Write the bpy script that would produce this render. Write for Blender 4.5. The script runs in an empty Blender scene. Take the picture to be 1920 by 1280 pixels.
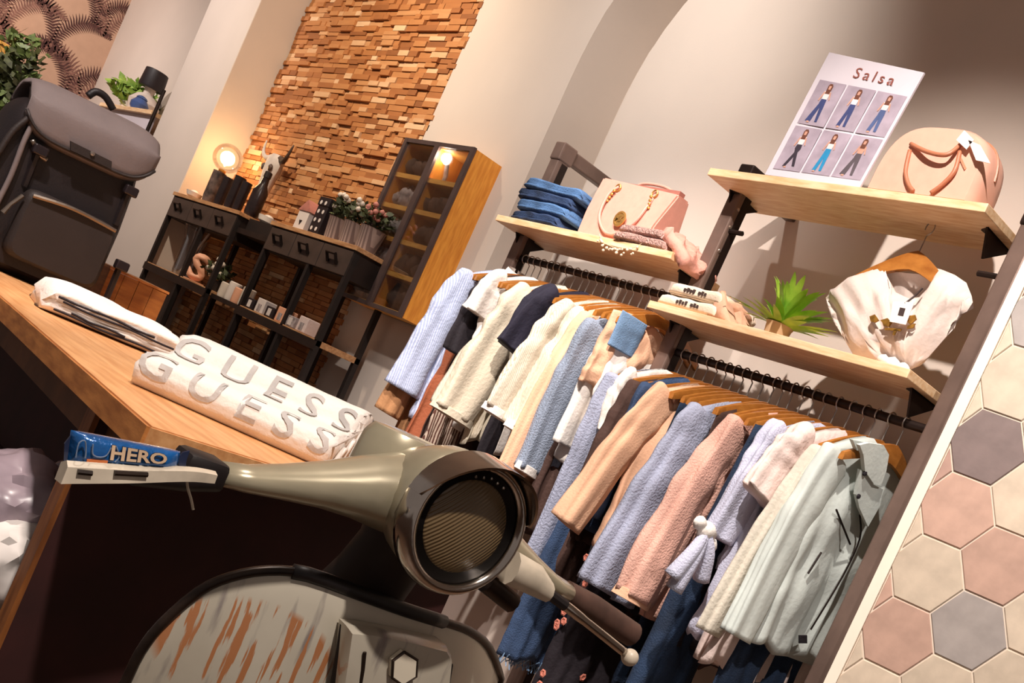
import bpy, bmesh, math, random
from mathutils import Vector, Matrix, noise
random.seed(7)
R = math.radians
sc = bpy.context.scene
col = sc.collection

# ---------------------------------------------------------------- camera
F_PX, PPX, PPY, EYE = 2072.0, 1154.0, 1020.0, 1.12
YAW, PITCH, ROLL = R(-44.946), R(-2.876), R(24.744)
FW = Vector((math.sin(YAW)*math.cos(PITCH), math.cos(YAW)*math.cos(PITCH), math.sin(PITCH)))
_rt = Vector((math.cos(YAW), -math.sin(YAW), 0)); _up = _rt.cross(FW)
RT = _rt*math.cos(ROLL) + _up*math.sin(ROLL)
UP = _up*math.cos(ROLL) - _rt*math.sin(ROLL)
CAM = Vector((0, 0, EYE))
cd = bpy.data.cameras.new('camera'); cam = bpy.data.objects.new('camera', cd); col.objects.link(cam)
cam.matrix_world = Matrix(((RT.x, UP.x, -FW.x, CAM.x), (RT.y, UP.y, -FW.y, CAM.y), (RT.z, UP.z, -FW.z, CAM.z), (0, 0, 0, 1)))
cd.sensor_width = 36; cd.sensor_fit = 'HORIZONTAL'; cd.lens = F_PX/1920*36
cd.shift_x = -(PPX-960)/1920; cd.shift_y = (PPY-640)/1920
cd.clip_start = .02; cd.clip_end = 60
sc.camera = cam

# ---------------------------------------------------------------- world, lights, exposure
sc.view_settings.view_transform = 'Standard'; sc.view_settings.look = 'None'
sc.view_settings.gamma = 1; sc.view_settings.use_curve_mapping = False
sc.view_settings.exposure = 0.0
w = bpy.data.worlds.new('world'); sc.world = w; w.use_nodes = True
w.node_tree.nodes['Background'].inputs[0].default_value = (1.0, .84, .77, 1)
w.node_tree.nodes['Background'].inputs[1].default_value = .21

def spot(loc, aim, watt, angle, color=(1, .82, .66), size=.05, blend=.6):
    l = bpy.data.lights.new('ceiling_spot', 'SPOT'); o = bpy.data.objects.new('ceiling_spot', l); col.objects.link(o)
    l.energy = watt; l.color = color; l.spot_size = R(angle); l.spot_blend = blend; l.shadow_soft_size = size
    o.location = loc; o.rotation_euler = (Vector(aim)-Vector(loc)).to_track_quat('-Z', 'Y').to_euler()
    return o
spot((-3.1, 1.0, 3.6), (-3.9, 2.9, 2.3), 230, 85, (1, 0.93, 0.87), blend=1)         # wall by the left bay
spot((-1.15, .35, 3.6), (-2.1, 2.35, 1.3), 570, 55, (1, 0.90, 0.83), size=.035, blend=.75)         # right bay clothes
spot((-2.4, .5, 3.6), (-3.3, 2.25, 1.35), 350, 44, (1, 0.91, 0.85), blend=.8)         # left bay clothes
spot((-5.4, 1.0, 3.6), (-6.0, 2.75, 2.5), 260, 105, (1, 0.83, 0.65), blend=1)        # timber cladding
spot((-7.6, .6, 3.6), (-8.2, 2.6, 2.2), 220, 95, (1, 0.89, 0.84), blend=1)           # pillar and far recess
spot((-1.6, .1, 3.6), (-1.9, .85, .95), 195, 60, (1, 0.88, 0.79), blend=.8)          # counter
spot((.3, .7, 3.6), (-1.0, 2.5, 1.2), 270, 44, (1, 0.90, 0.84), blend=.9)            # tiled pier
spot((.35, -.1, 3.4), (-.95, .68, .9), 330, 50, (1, 0.89, 0.81), blend=.8)           # scooter
spot((-1.6, -.6, 3.6), (-3.0, .8, 1.25), 420, 44, (1, 0.86, 0.81), blend=.8)         # backpack
spot((-9.2, .4, 3.6), (-10.8, 2.3, 2.0), 300, 100, (1, 0.86, 0.79), blend=1)         # wallpaper

# ---------------------------------------------------------------- picture-to-place helpers: where a sight line meets a plane of the room
def ray(x, y): return FW + RT*((x-PPX)/F_PX) - UP*((y-PPY)/F_PX)
def PY(x, y, Y): d = ray(x, y); return CAM + d*(Y/d.y)
def PX(x, y, X): d = ray(x, y); return CAM + d*(X/d.x)
def PZ(x, y, Z): d = ray(x, y); return CAM + d*((Z-EYE)/d.z)

# ---------------------------------------------------------------- materials
def lin(c):
    return tuple(((v/255)/12.92 if v/255 <= .04045 else ((v/255+.055)/1.055)**2.4) for v in c)
MATS = {}
def mat(name, rgb, rough=.65, metal=0, var=.10, scale=14, bump=0., bscale=60, stretch=None, rgb2=None, emit=0, alpha=1, trans=0, rnd=0, sheen=0, stripe=None, coat=0):
    if name in MATS: return MATS[name]
    m = bpy.data.materials.new(name); m.use_nodes = True; nt = m.node_tree; N = nt.nodes; L = nt.links
    b = N['Principled BSDF']; b.inputs['Roughness'].default_value = rough; b.inputs['Metallic'].default_value = metal
    c1 = lin(rgb); c2 = lin(rgb2) if rgb2 else tuple(v*(1-var*2.2) for v in c1)
    tc = N.new('ShaderNodeTexCoord'); mp = N.new('ShaderNodeMapping'); L.new(tc.outputs['Object'], mp.inputs[0])
    if stretch: mp.inputs['Scale'].default_value = stretch
    nz = N.new('ShaderNodeTexNoise'); nz.inputs['Scale'].default_value = scale; nz.inputs['Detail'].default_value = 5
    L.new(mp.outputs[0], nz.inputs['Vector'])
    rp = N.new('ShaderNodeValToRGB'); rp.color_ramp.elements[0].position = .33; rp.color_ramp.elements[1].position = .66
    rp.color_ramp.elements[0].color = (*c2, 1); rp.color_ramp.elements[1].color = (*c1, 1)
    L.new(nz.outputs['Fac'], rp.inputs[0]); out = rp.outputs[0]
    if stripe:      # (axis scale vector, rgb, width)
        mp2 = N.new('ShaderNodeMapping'); L.new(tc.outputs['Object'], mp2.inputs[0]); mp2.inputs['Scale'].default_value = stripe[0]
        wv = N.new('ShaderNodeTexWave'); wv.bands_direction = 'DIAGONAL'; wv.inputs['Scale'].default_value = 1; wv.inputs['Distortion'].default_value = 0
        L.new(mp2.outputs[0], wv.inputs['Vector'])
        r2 = N.new('ShaderNodeValToRGB'); r2.color_ramp.elements[0].position = stripe[2]; r2.color_ramp.elements[1].position = min(1, stripe[2]+.08)
        L.new(wv.outputs['Fac'], r2.inputs[0])
        mx = N.new('ShaderNodeMix'); mx.data_type = 'RGBA'; L.new(r2.outputs[0], mx.inputs[0]); L.new(out, mx.inputs[6]); mx.inputs[7].default_value = (*lin(stripe[1]), 1)
        out = mx.outputs[2]
    if rnd:
        oi = N.new('ShaderNodeObjectInfo'); hs = N.new('ShaderNodeHueSaturation')
        ma = N.new('ShaderNodeMapRange'); ma.inputs['To Min'].default_value = 1-rnd; ma.inputs['To Max'].default_value = 1+rnd
        L.new(oi.outputs['Random'], ma.inputs[0]); L.new(ma.outputs[0], hs.inputs['Value']); L.new(out, hs.inputs['Color']); out = hs.outputs[0]
    L.new(out, b.inputs['Base Color'])
    if bump:
        n2 = N.new('ShaderNodeTexNoise'); n2.inputs['Scale'].default_value = bscale; n2.inputs['Detail'].default_value = 4
        L.new(mp.outputs[0], n2.inputs['Vector']); bp = N.new('ShaderNodeBump'); bp.inputs['Strength'].default_value = bump; bp.inputs['Distance'].default_value = .01
        L.new(n2.outputs['Fac'], bp.inputs['Height']); L.new(bp.outputs[0], b.inputs['Normal'])
    if emit:
        b.inputs['Emission Color'].default_value = (*c1, 1); b.inputs['Emission Strength'].default_value = emit
    if trans: b.inputs['Transmission Weight'].default_value = trans
    if alpha < 1: b.inputs['Alpha'].default_value = alpha
    if sheen: b.inputs['Sheen Weight'].default_value = sheen
    if coat: b.inputs['Coat Weight'].default_value = coat
    MATS[name] = m
    return m
def glassmat(name, gloss, tint=(1, 1, 1)):
    m = bpy.data.materials.new(name); m.use_nodes = True; N = m.node_tree.nodes; L = m.node_tree.links; N.remove(N['Principled BSDF'])
    t = N.new('ShaderNodeBsdfTransparent'); g = N.new('ShaderNodeBsdfGlossy'); g.inputs['Roughness'].default_value = .04; t.inputs[0].default_value = (*tint, 1)
    fr = N.new('ShaderNodeLayerWeight'); fr.inputs[0].default_value = .25; ad = N.new('ShaderNodeMath'); ad.operation = 'ADD'; ad.use_clamp = True; ad.inputs[1].default_value = gloss
    ml = N.new('ShaderNodeMath'); ml.operation = 'MULTIPLY'; ml.inputs[1].default_value = .5; L.new(fr.outputs['Fresnel'], ml.inputs[0]); L.new(ml.outputs[0], ad.inputs[0])
    x = N.new('ShaderNodeMixShader'); L.new(ad.outputs[0], x.inputs[0]); L.new(t.outputs[0], x.inputs[1]); L.new(g.outputs[0], x.inputs[2]); L.new(x.outputs[0], N['Material Output'].inputs[0]); MATS[name] = m
def fab(name, rgb, **k):
    k.setdefault('rough', .85); k.setdefault('bump', .25); k.setdefault('bscale', 90); k.setdefault('var', .07); k.setdefault('scale', 9)
    return mat(name, rgb, **k)
def wood(name, rgb, rgb2, stretch, **k):
    k.setdefault('rough', .5); k.setdefault('scale', 6); k.setdefault('bump', .06)
    return mat(name, rgb, rgb2=rgb2, stretch=stretch, **k)

# ---------------------------------------------------------------- mesh helpers
def V(*a): return Vector(a)
def box(bm, x0, y0, z0, x1, y1, z1, bev=0):
    v = [bm.verts.new((x, y, z)) for z in (z0, z1) for y in (y0, y1) for x in (x0, x1)]
    fs = [bm.faces.new([v[i] for i in q]) for q in ((0, 2, 3, 1), (4, 5, 7, 6), (0, 1, 5, 4), (2, 6, 7, 3), (0, 4, 6, 2), (1, 3, 7, 5))]
    if bev:
        es = list({e for f in fs for e in f.edges})
        bmesh.ops.bevel(bm, geom=es, offset=bev, segments=2, affect='EDGES', profile=.5)
    return bm
def ring(bm, pts): return [bm.verts.new(p) for p in pts]
def loft(bm, rings, cap=True, closed=True):
    rs = [ring(bm, r) for r in rings]; n = len(rs[0])
    for a, b in zip(rs, rs[1:]):
        for i in range(n if closed else n-1):
            j = (i+1) % n
            try: bm.faces.new((a[i], a[j], b[j], b[i]))
            except ValueError: pass
    if cap:
        bm.faces.new(list(reversed(rs[0]))); bm.faces.new(rs[-1])
    return bm
def frame(d):
    d = d.normalized(); a = V(0, 0, 1) if abs(d.z) < .9 else V(1, 0, 0)
    s = d.cross(a).normalized(); return s, s.cross(d).normalized()
def tube(bm, pts, r, n=8, cap=True):
    pts = [Vector(p) for p in pts]; rs = r if isinstance(r, (list, tuple)) else [r]*len(pts); rings = []
    s, t = frame(pts[1]-pts[0])
    for i, p in enumerate(pts):
        d = (pts[min(i+1, len(pts)-1)]-pts[max(i-1, 0)]).normalized()
        s = (s - d*s.dot(d)).normalized(); t = d.cross(s).normalized()
        rings.append([p + s*math.cos(a)*rs[i] + t*math.sin(a)*rs[i] for a in [2*math.pi*k/n for k in range(n)]])
    return loft(bm, rings, cap)
def lathe(bm, c, prof, n=20, ax=V(0, 0, 1)):
    ax = ax.normalized(); s, t = frame(ax); c = Vector(c)
    return loft(bm, [[c + ax*h + (s*math.cos(a)+t*math.sin(a))*max(r, 1e-4) for a in [2*math.pi*k/n for k in range(n)]] for r, h in prof])
def prism(bm, pts, off):
    off = Vector(off); a = ring(bm, pts); b = ring(bm, [Vector(p)+off for p in pts]); n = len(a)
    f1 = bm.faces.new(a); bm.faces.new(list(reversed(b)))
    for i in range(n): bm.faces.new((a[i], b[i], b[(i+1) % n], a[(i+1) % n]))
    return bm
def ball(bm, c, r, sx=1, sy=1, sz=1, sub=2, nz=0, ns=8):
    res = bmesh.ops.create_icosphere(bm, subdivisions=sub, radius=1)
    for v in res['verts']:
        k = 1 + (nz*noise.noise(v.co*ns*.3 + Vector(c)*7) if nz else 0)
        v.co = Vector(c) + V(v.co.x*r*sx*k, v.co.y*r*sy*k, v.co.z*r*sz*k)
    return bm
def smoothcurve(pts, k=6):
    pts = [Vector(p) for p in pts]; out = []
    for i in range(len(pts)-1):
        p0 = pts[max(i-1, 0)]; p1 = pts[i]; p2 = pts[i+1]; p3 = pts[min(i+2, len(pts)-1)]
        for j in range(k):
            t = j/k
            out.append(.5*((2*p1)+(p2-p0)*t+(2*p0-5*p1+4*p2-p3)*t*t+(3*p1-p0-3*p2+p3)*t**3))
    return out+[pts[-1]]

# ---------------------------------------------------------------- object helpers
ORG = {}
def thing(name, label, cat, loc=(0, 0, 0), rotz=0, group=None, local=False):
    o = bpy.data.objects.new(name, None); col.objects.link(o); o.location = loc; o.rotation_euler = (0, 0, rotz)
    o.empty_display_size = .05
    o['label'] = label; o['category'] = cat
    if group: o['group'] = group
    ORG[o.name] = None if local else Vector(loc)
    return o
def obj(name, bm, m, parent=None, smooth=False, label=None, cat=None, group=None, kind=None, recalc=True, at=None):
    if recalc: bmesh.ops.recalc_face_normals(bm, faces=bm.faces)
    org = ORG.get(parent.name) if parent else (Vector(at) if at else None)
    if org is not None:
        for v in bm.verts: v.co -= org
    me = bpy.data.meshes.new(name); bm.to_mesh(me); bm.free()
    if m: me.materials.append(MATS[m] if isinstance(m, str) else m)
    if smooth:
        me.polygons.foreach_set('use_smooth', [True]*len(me.polygons))
        if smooth == 'auto':
            try: me.set_sharp_from_angle(angle=R(38))
            except Exception: pass
    o = bpy.data.objects.new(name, me); col.objects.link(o)
    if parent: o.parent = parent; ORG[o.name] = org
    elif org is not None: o.location = org; ORG[o.name] = org
    if label: o['label'] = label
    if cat: o['category'] = cat
    if group: o['group'] = group
    if kind: o['kind'] = kind
    return o
def B(): return bmesh.new()
def bx(*a, **k): return box(bmesh.new(), *a, **k)
def copy_tree(o, parent=None):
    c = o.copy(); col.objects.link(c); c.parent = parent
    for ch in list(o.children): copy_tree(ch, c)
    return c
def text_pts(txt, size=1.0, res=3, bold=0, gap=1):
    cu = bpy.data.curves.new('lettering', 'FONT'); cu.body = txt; cu.size = size; cu.resolution_u = res; cu.align_x = 'CENTER'; cu.align_y = 'CENTER'; cu.offset = bold; cu.space_character = gap
    o = bpy.data.objects.new('lettering', cu); col.objects.link(o)
    dg = bpy.context.evaluated_depsgraph_get(); me = bpy.data.meshes.new_from_object(o.evaluated_get(dg))
    bpy.data.objects.remove(o); bpy.data.curves.remove(cu)
    return me
def text_on(name, txt, size, fn, m, parent, bold=0, cuts=0, label=None, gap=1):
    me = text_pts(txt, size, bold=bold, gap=gap); bm = B(); bm.from_mesh(me); bpy.data.meshes.remove(me)
    if cuts: bmesh.ops.triangulate(bm, faces=bm.faces); bmesh.ops.subdivide_edges(bm, edges=bm.edges, cuts=cuts)
    for v in bm.verts: v.co = fn(v.co.x, v.co.y)
    return obj(name, bm, m, parent, recalc=False, label=label)

# ================================================================ THE SETTING
mat('plaster', (208, 194, 182), rough=.9, var=.02, scale=3, bump=.03, bscale=120)
mat('floorboard', (120, 92, 72), rough=.5, var=.2, scale=5, stretch=(1, 8, 1))
mat('ceilingpaint', (225, 218, 210), rough=.9, var=.02)
def struct(name, bm, m, **k): return obj(name, bm, m, kind='structure', **k)
struct('floor', bx(-11.2, -2.5, -.05, 2.5, 3.3, 0), 'floorboard')
struct('ceiling', bx(-11.2, -2.5, 3.75, 2.5, 3.3, 3.82), 'ceilingpaint')
# niche wall behind the clothes rails
struct('wall_slot', bx(-4.35, 3.05, 0, -2.5, 3.15, 3.75), 'plaster')
bk_ = [(-3.712, 0), (2.5, 0), (2.5, 3.75), (-2.75, 3.75), (-3.1, 3.5), (-3.32, 3.3), (-3.46, 3.15), (-3.55, 3.04), (-3.61, 2.94), (-3.655, 2.84), (-3.685, 2.74), (-3.70, 2.66), (-3.708, 2.58), (-3.712, 2.5)]
struct('wall_back', prism(B(), [V(x, 2.70, z) for x, z in bk_], (0, .35, 0)), 'plaster', smooth='auto')
# wall carrying the display case, its right edge turning into the arch of the niche
arch = [(-5.19, 0), (-4.2, 0), (-4.2, 2.55), (-4.199, 2.65), (-4.195, 2.75), (-4.183, 2.85), (-4.165, 2.95), (-4.132, 3.04), (-4.09, 3.13), (-4.03, 3.22), (-3.95, 3.32), (-3.84, 3.41), (-3.7, 3.5), (-3.3, 3.64), (-2.7, 3.75), (-5.19, 3.75)]
struct('wall_front', prism(B(), [V(x, 2.75, z) for x, z in arch], (0, .3, 0)), 'plaster', smooth='auto')
struct('wall_pillar', bx(-8.06, 2.475, 0, -7.215, 2.95, 3.75, bev=.006), 'plaster')
struct('wall_recess', bx(-10.9, 2.75, 0, -8.06, 2.85, 3.75), 'plaster')

# wallpaper wall: pale beige with dark arching palm fronds printed on it
mat('paper', (205, 168, 142), rough=.9, var=.03)
mat('palmprint', (98, 62, 58), rough=.9, var=.25, scale=30)
mat('palmprint_light', (150, 108, 95), rough=.9, var=.2, scale=30)
wl = struct('wall_left', bx(-10.95, -2.5, 0, -10.84, 2.75, 3.75), 'paper')
def frond(bm, y, z, size, side):
    # arched midrib with leaflets hanging from it, flat on the wall
    prev = None
    for k in range(30):
        t = k/29; c = V(0, y+side*size*.62*(1-math.cos(t*2.0)), z+size*.8*math.sin(t*2.0))
        if prev is not None:
            d = (c-prev).normalized(); n = V(0, d.z, -d.y)*side
            for s, f in ((1, .20), (-1, .30)):
                ln = size*f*(math.sin(math.pi*min(1, t*.86+.12))**.6); wd = size*.021
                tip = c + n*s*ln*.8 + d*ln*.45 - V(0, 0, ln*.25); mid = c*.5+tip*.5+d*wd*.8
                x = -10.8385+.0003*(k % 4)
                bm.faces.new([bm.verts.new((x, q.y, q.z)) for q in (c-d*wd, mid-d*wd*.9, tip, mid+d*wd*.4, c+d*wd)])
        prev = c
for nm, mm, sd in (('palm_print_light', 'palmprint_light', 0), ('palm_print', 'palmprint', 1)):
    bm = B()
    for i in range(7):
        for j in range(9):
            y = 2.66 - .46*i - (.23 if j % 2 else 0) - (.10 if sd else 0); z = .75 + .33*j + (.06 if sd else 0)
            if y < .7 or (not sd and (i+j) % 2): continue
            for side in (-1, 1):
                frond(bm, y+.015*side, z, (.42 if sd else .5)*(1 if (i+j) % 3 else .85), side)
    bmesh.ops.bisect_plane(bm, geom=bm.verts[:]+bm.edges[:]+bm.faces[:], plane_co=(0, 2.748, 0), plane_no=(0, 1, 0), clear_outer=True)
    obj(nm, bm, mm, wl, recalc=False)

# timber-block cladding: single blocks in courses on a dark backing
mat('claddingback', (70, 40, 22), rough=.9)
wc = struct('wall_clad', bx(-7.215, 2.762, 0, -5.19, 2.95, 3.75), 'claddingback')
def claddingmat(name, attr):
    m = bpy.data.materials.new(name); m.use_nodes = True; N = m.node_tree.nodes; L = m.node_tree.links; b = N['Principled BSDF']; b.inputs['Roughness'].default_value = .75
    if attr: src = N.new('ShaderNodeAttribute'); src.attribute_name = 'tone'; o = src.outputs['Fac']
    else: src = N.new('ShaderNodeObjectInfo'); o = src.outputs['Random']
    rp = N.new('ShaderNodeValToRGB'); e = rp.color_ramp.elements
    e[0].color = (*lin((150, 90, 44)), 1); e[1].color = (*lin((240, 200, 156)), 1); e[1].position = 1
    for p, c in ((.2, (176, 110, 58)), (.45, (192, 126, 70)), (.72, (202, 138, 82)), (.9, (216, 160, 108))):
        q = e.new(p); q.color = (*lin(c), 1)
    tc = N.new('ShaderNodeTexCoord'); mp = N.new('ShaderNodeMapping'); mp.inputs['Scale'].default_value = (4, 20, 30) if attr else (.6, 1, 2); nz = N.new('ShaderNodeTexNoise'); nz.inputs['Scale'].default_value = 2
    L.new(tc.outputs['Object'], mp.inputs[0]); L.new(mp.outputs[0], nz.inputs['Vector'])
    mx = N.new('ShaderNodeMix'); mx.data_type = 'RGBA'; mx.blend_type = 'MULTIPLY'; mx.inputs[0].default_value = .35
    L.new(o, rp.inputs[0]); L.new(rp.outputs[0], mx.inputs[6]); L.new(nz.outputs['Fac'], mx.inputs[7]); L.new(mx.outputs[2], b.inputs['Base Color'])
    MATS[name] = m
claddingmat('timberblock', False); claddingmat('timberblocks', True)
rs = random.Random(11); blocks = []; z = .35
while z < 3.72:
    h = rs.choice((.024, .027, .03, .034)); x = -7.21
    while x < -5.2:
        l = rs.choice((.06, .09, .11, .13, .16, .2)); x1 = min(x+l, -5.195+rs.uniform(0, .03))
        if x1-x > .02: blocks.append((x, x1, z, z+h, rs.choice((.006, .009, .012, .015, .018, .024))))
        x += l
    z += h
def area(b):
    cx = (b[0]+b[1])/2; cz = (b[2]+b[3])/2; d2 = cx*cx+2.7*2.7
    vis = 1 if (1.72 < cz < 3.02) else 0
    if cz > 1.72 + 2.2*(cx+7.2)/2 and False: vis = 1
    if cx > -5.45 and cz < 2.25: vis = 0
    return vis*(b[1]-b[0])*(b[3]-b[2])/d2
blocks.sort(key=area, reverse=True)
bme = bmesh.new(); box(bme, -.5, -.5, -.5, .5, .5, .5, bev=.04)
bmesh.ops.recalc_face_normals(bme, faces=bme.faces)
BLK = bpy.data.meshes.new('block'); bme.to_mesh(BLK); bme.free(); BLK.materials.append(MATS['timberblock'])
for i, (x0, x1, z0, z1, p) in enumerate(blocks[:300]):
    o = bpy.data.objects.new('timber_block', BLK); col.objects.link(o); o.parent = wc
    o.location = ((x0+x1)/2, 2.765-p/2, (z0+z1)/2); o.scale = (x1-x0-.003, p+.004, z1-z0-.0025)
bm = B(); tone = bm.loops.layers.float_color.new('tone')
for (x0, x1, z0, z1, p) in blocks[300:]:
    n0 = len(bm.faces); box(bm, x0+.0015, 2.762-p, z0+.001, x1-.0015, 2.765, z1-.0015); t = rs.random()
    bm.faces.ensure_lookup_table()
    for f in bm.faces[n0:]:
        for l in f.loops: l[tone] = (t, t, t, 1)
obj('timber_blocks', bm, 'timberblocks', wc, kind='stuff')

# tiled pier on the right, faced with hexagon tiles, white edge trim
TA = R(-18); TH = V(math.cos(TA), -math.sin(TA), 0); TN = V(-math.sin(TA), -math.cos(TA), 0); TO = V(-1.498, 2.40, 0)
mat('grout', (222, 206, 188), rough=.9, var=.03)
e1 = TO + TH*1.6
wt = struct('wall_tiled', prism(B(), [TO+V(0, .001, 0), e1+V(0, .001, 0), V(e1.x, 3.05, 0), V(TO.x, 3.05, 0)], (0, 0, 3.75)), 'grout')
TC = {'cream': (208, 190, 168), 'pink': (192, 156, 138), 'grey': (166, 156, 150), 'dark': (128, 110, 106), 'rose': (176, 142, 128)}
for k, c in TC.items(): mat('tile_'+k, c, rough=.55, var=.10, scale=16, bump=.05, bscale=40, rnd=.06)
def hexpts(cu, cz, r): return [(cu+r*math.cos(R(60*k)), cz+r*math.sin(R(60*k))) for k in range(6)]
def clipu(p, u0):
    out = []
    for i in range(len(p)):
        a, b = p[i], p[(i+1) % len(p)]
        if a[0] >= u0: out.append(a)
        if (a[0] >= u0) != (b[0] >= u0):
            t = (u0-a[0])/(b[0]-a[0]); out.append((u0, a[1]+(b[1]-a[1])*t))
    return out
known = {(0, 0): 'pink', (1, 0): 'grey', (0, 1): 'cream', (0, 2): 'pink', (0, 3): 'dark', (1, 1): 'pink', (1, 2): 'cream', (0, 4): 'cream', (0, 5): 'grey',
         (-1, 0): 'pink', (-1, 1): 'cream', (-1, 2): 'rose', (-1, 3): 'cream', (-1, 4): 'cream', (-1, 5): 'rose', (0, -1): 'cream', (1, -1): 'cream', (2, 0): 'cream', (2, 1): 'cream', (2, -1): 'cream', (1, 3): 'cream'}
rt_ = random.Random(5); HEX = {}
for i in range(-1, 7):
    for j in range(-5, 12):
        cu = .0965+.1467*i; cz = 1.0684+.1695*j+(.0848 if i % 2 else 0); kk = known.get((i, j)) or rt_.choice(('cream', 'cream', 'pink', 'grey', 'rose', 'cream'))
        if i >= 0 and kk in HEX:
            o = bpy.data.objects.new('hexagon_tile', HEX[kk]); col.objects.link(o); o.parent = wt; o.location = TO+TH*cu+V(0, 0, cz)
            continue
        pts = clipu(hexpts(0, 0, .0955), -9 if i >= 0 else .016-cu)
        if len(pts) < 3: continue
        bm = prism(B(), [TH*u+V(0, 0, q)+TN*.003 for u, q in pts], -TN*.02)
        fr = max(bm.faces, key=lambda f: f.calc_center_median().dot(TN) if len(f.verts) == len(pts) else -9)
        bmesh.ops.bevel(bm, geom=list(fr.edges), offset=.002, segments=1, affect='EDGES')
        o = obj('hexagon_tile', bm, 'tile_'+kk, wt); o.location = TO+TH*cu+V(0, 0, cz)
        if i >= 0: HEX[kk] = o.data
mat('trimwhite', (238, 226, 208), rough=.45, var=.02)
a = TO-TH*.016+TN*.008; b_ = TO+TH*.012+TN*.008
struct('trim_1', prism(B(), [a, b_, b_-TN*.03, a-TN*.03], (0, 0, 3.75)), 'trimwhite')

# ================================================================ CLOTHES RACK: three steel posts, shelves, rails
mat('steel_brown', (126, 104, 94), rough=.42, metal=.35, var=.15, scale=8, bump=.04)
mat('steel_dark', (46, 34, 30), rough=.45, metal=.6, var=.2)
wood('pine', (248, 216, 176), (228, 182, 132), (2, 14, 14))
wood('pine_y', (240, 196, 146), (214, 160, 104), (14, 2, 14))
mat('bolt', (190, 180, 170), rough=.3, metal=.9)
rack = thing('clothes_rack', 'wall-fixed brown steel clothes rack with three posts and pine shelves', 'rack', (-2.6, 2.5, 0))
POSTS = (-3.572, -2.583, -1.558)
for px in POSTS:
    bm = B(); box(bm, px-.028, 2.42, 0, px+.028, 2.47, 2.2, bev=.006); po = obj('post', bm, 'steel_brown', rack)
    obj('dark_plate', bx(px+.0275, 2.440, 0.02, px+.0295, 2.4705, 2.13), 'steel_dark', po)  # dark plate over part of the post's right side
    for zz in (1.92, 2.0, 2.06):
        obj('bolt', lathe(B(), (px+.028, 2.432, zz-.33 if px < -3 else zz), [(.006, 0), (.005, .004), (0, .005)], 8, V(1, 0, 0)), 'bolt', po)
    obj('crossbar', bx(px-.022, 2.47, 2.15, px+.022, 2.70, 2.2, bev=.005), 'steel_brown', rack)
    obj('corner_sleeve', bx(px-.031, 2.415, 2.135, px+.031, 2.485, 2.205, bev=.006), 'steel_dark' if px > -3 else 'steel_brown', rack)
SH = (('left', -3.61, -2.62, 1.826), ('mid', -2.625, -1.625, 1.661), ('up', -2.625, -1.625, 2.109))
for nm, x0, x1, zu in SH:
    s = obj('shelf_board', bx(x0, 2.315, zu, x1, 2.565, zu+.024, bev=.002), 'pine', rack)
    for kx, sgn in ((x0+.03, 1), (x1-.03, -1)):
        bm = B(); prism(bm, [V(kx, 2.40, zu-.001), V(kx, 2.55, zu-.001), V(kx, 2.44, zu-.07)], (.006*sgn, 0, 0)); obj('bracket', bm, 'steel_dark', s)
        bm = B(); prism(bm, [V(kx, 2.40, zu), V(kx+.03*sgn, 2.42, zu), V(kx, 2.55, zu)], (0, 0, -.004)); obj('bracket_plate', bm, 'steel_dark', s)
rng = random.Random(4)
for x0, x1, zr in ((-3.56, -2.59, 1.745), (-2.57, -1.56, 1.578)):
    obj('hanging_rail', tube(B(), [(x0, 2.45, zr), (x1, 2.45, zr)], .0125, 12), 'steel_dark', rack, smooth='auto')
for px, pz, s in ((-2.56, 1.99, 1), (-1.59, 2.00, -1)):
    obj('peg', tube(B(), [(px, 2.44, pz), (px+.06*s, 2.44, pz)], .008, 8), 'steel_dark', rack)

# ---------------------------------------------------------------- hangers
wood('hangerwood', (186, 122, 54), (150, 88, 32), (6, 2, 6), rough=.35)
wood('hangerpale', (232, 186, 128), (205, 150, 92), (6, 2, 6), rough=.4)
mat('hookwire', (176, 166, 158), rough=.3, metal=.9)
def make_hanger(name, label, group, m='hangerwood'):
    t = thing(name, label, 'hanger', (0, 0, 0), 0, group, local=True)
    # local: rail at z=0, arms along y
    pts = []; n = 16; rings = []
    for k in range(n+1):
        y = -.205+.41*k/n; q = abs(y)/.205; z = -.084-.076*q**1.35; h = .017*(1-q)+.011; tx = .007
        rings.append([V(-tx, y, z-h), V(tx, y, z-h), V(tx*1.1, y, z), V(tx*.7, y, z+h*.8), V(-tx*.7, y, z+h*.8), V(-tx*1.1, y, z)])
    obj('arms', loft(B(), rings), m, t, smooth='auto')
    hk = [V(0, .0, -.065), V(0, 0, -.03)]+[V(0, .018*math.sin(a)*1.0-.0, .0+.018*-math.cos(a)) for a in [R(30+18*k) for k in range(0, 13)]]
    hk = [V(0, 0, -.095), V(0, 0, -.045)]+[V(0, -.017*math.cos(a), .0+.017*math.sin(a)) for a in [R(-80+20*k) for k in range(0, 15)]]
    hk[2] = V(0, 0, -.02)
    obj('hook', tube(B(), hk, .0022, 6), 'hookwire', t)
    return t
def ordn(k): return str(k)+('th' if 10 < k % 100 < 14 else {1: 'st', 2: 'nd', 3: 'rd'}.get(k % 10, 'th'))
def place(t, x, zr, first, rz=0, label=None):
    o = t if first else copy_tree(t)
    o.location = (x, 2.45, zr); o.rotation_euler = (0, 0, rz)
    if label: o['label'] = label
    return o
hl = make_hanger('coat_hanger', 'wooden coat hanger with wire hook on the higher left rail', 'wooden hangers on the left rail')
k = 0; x = -3.515
while x < -2.64:
    place(hl, x, 1.745, k == 0, rng.uniform(-.12, .12), 'wooden coat hanger, %s from the far left post on the higher rail' % ordn(k+1)); k += 1; x += rng.uniform(.034, .05)
hr = make_hanger('coat_hanger', 'wooden coat hanger with wire hook on the lower right rail', 'wooden hangers on the right rail')
k = 0; x = -2.515
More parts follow.
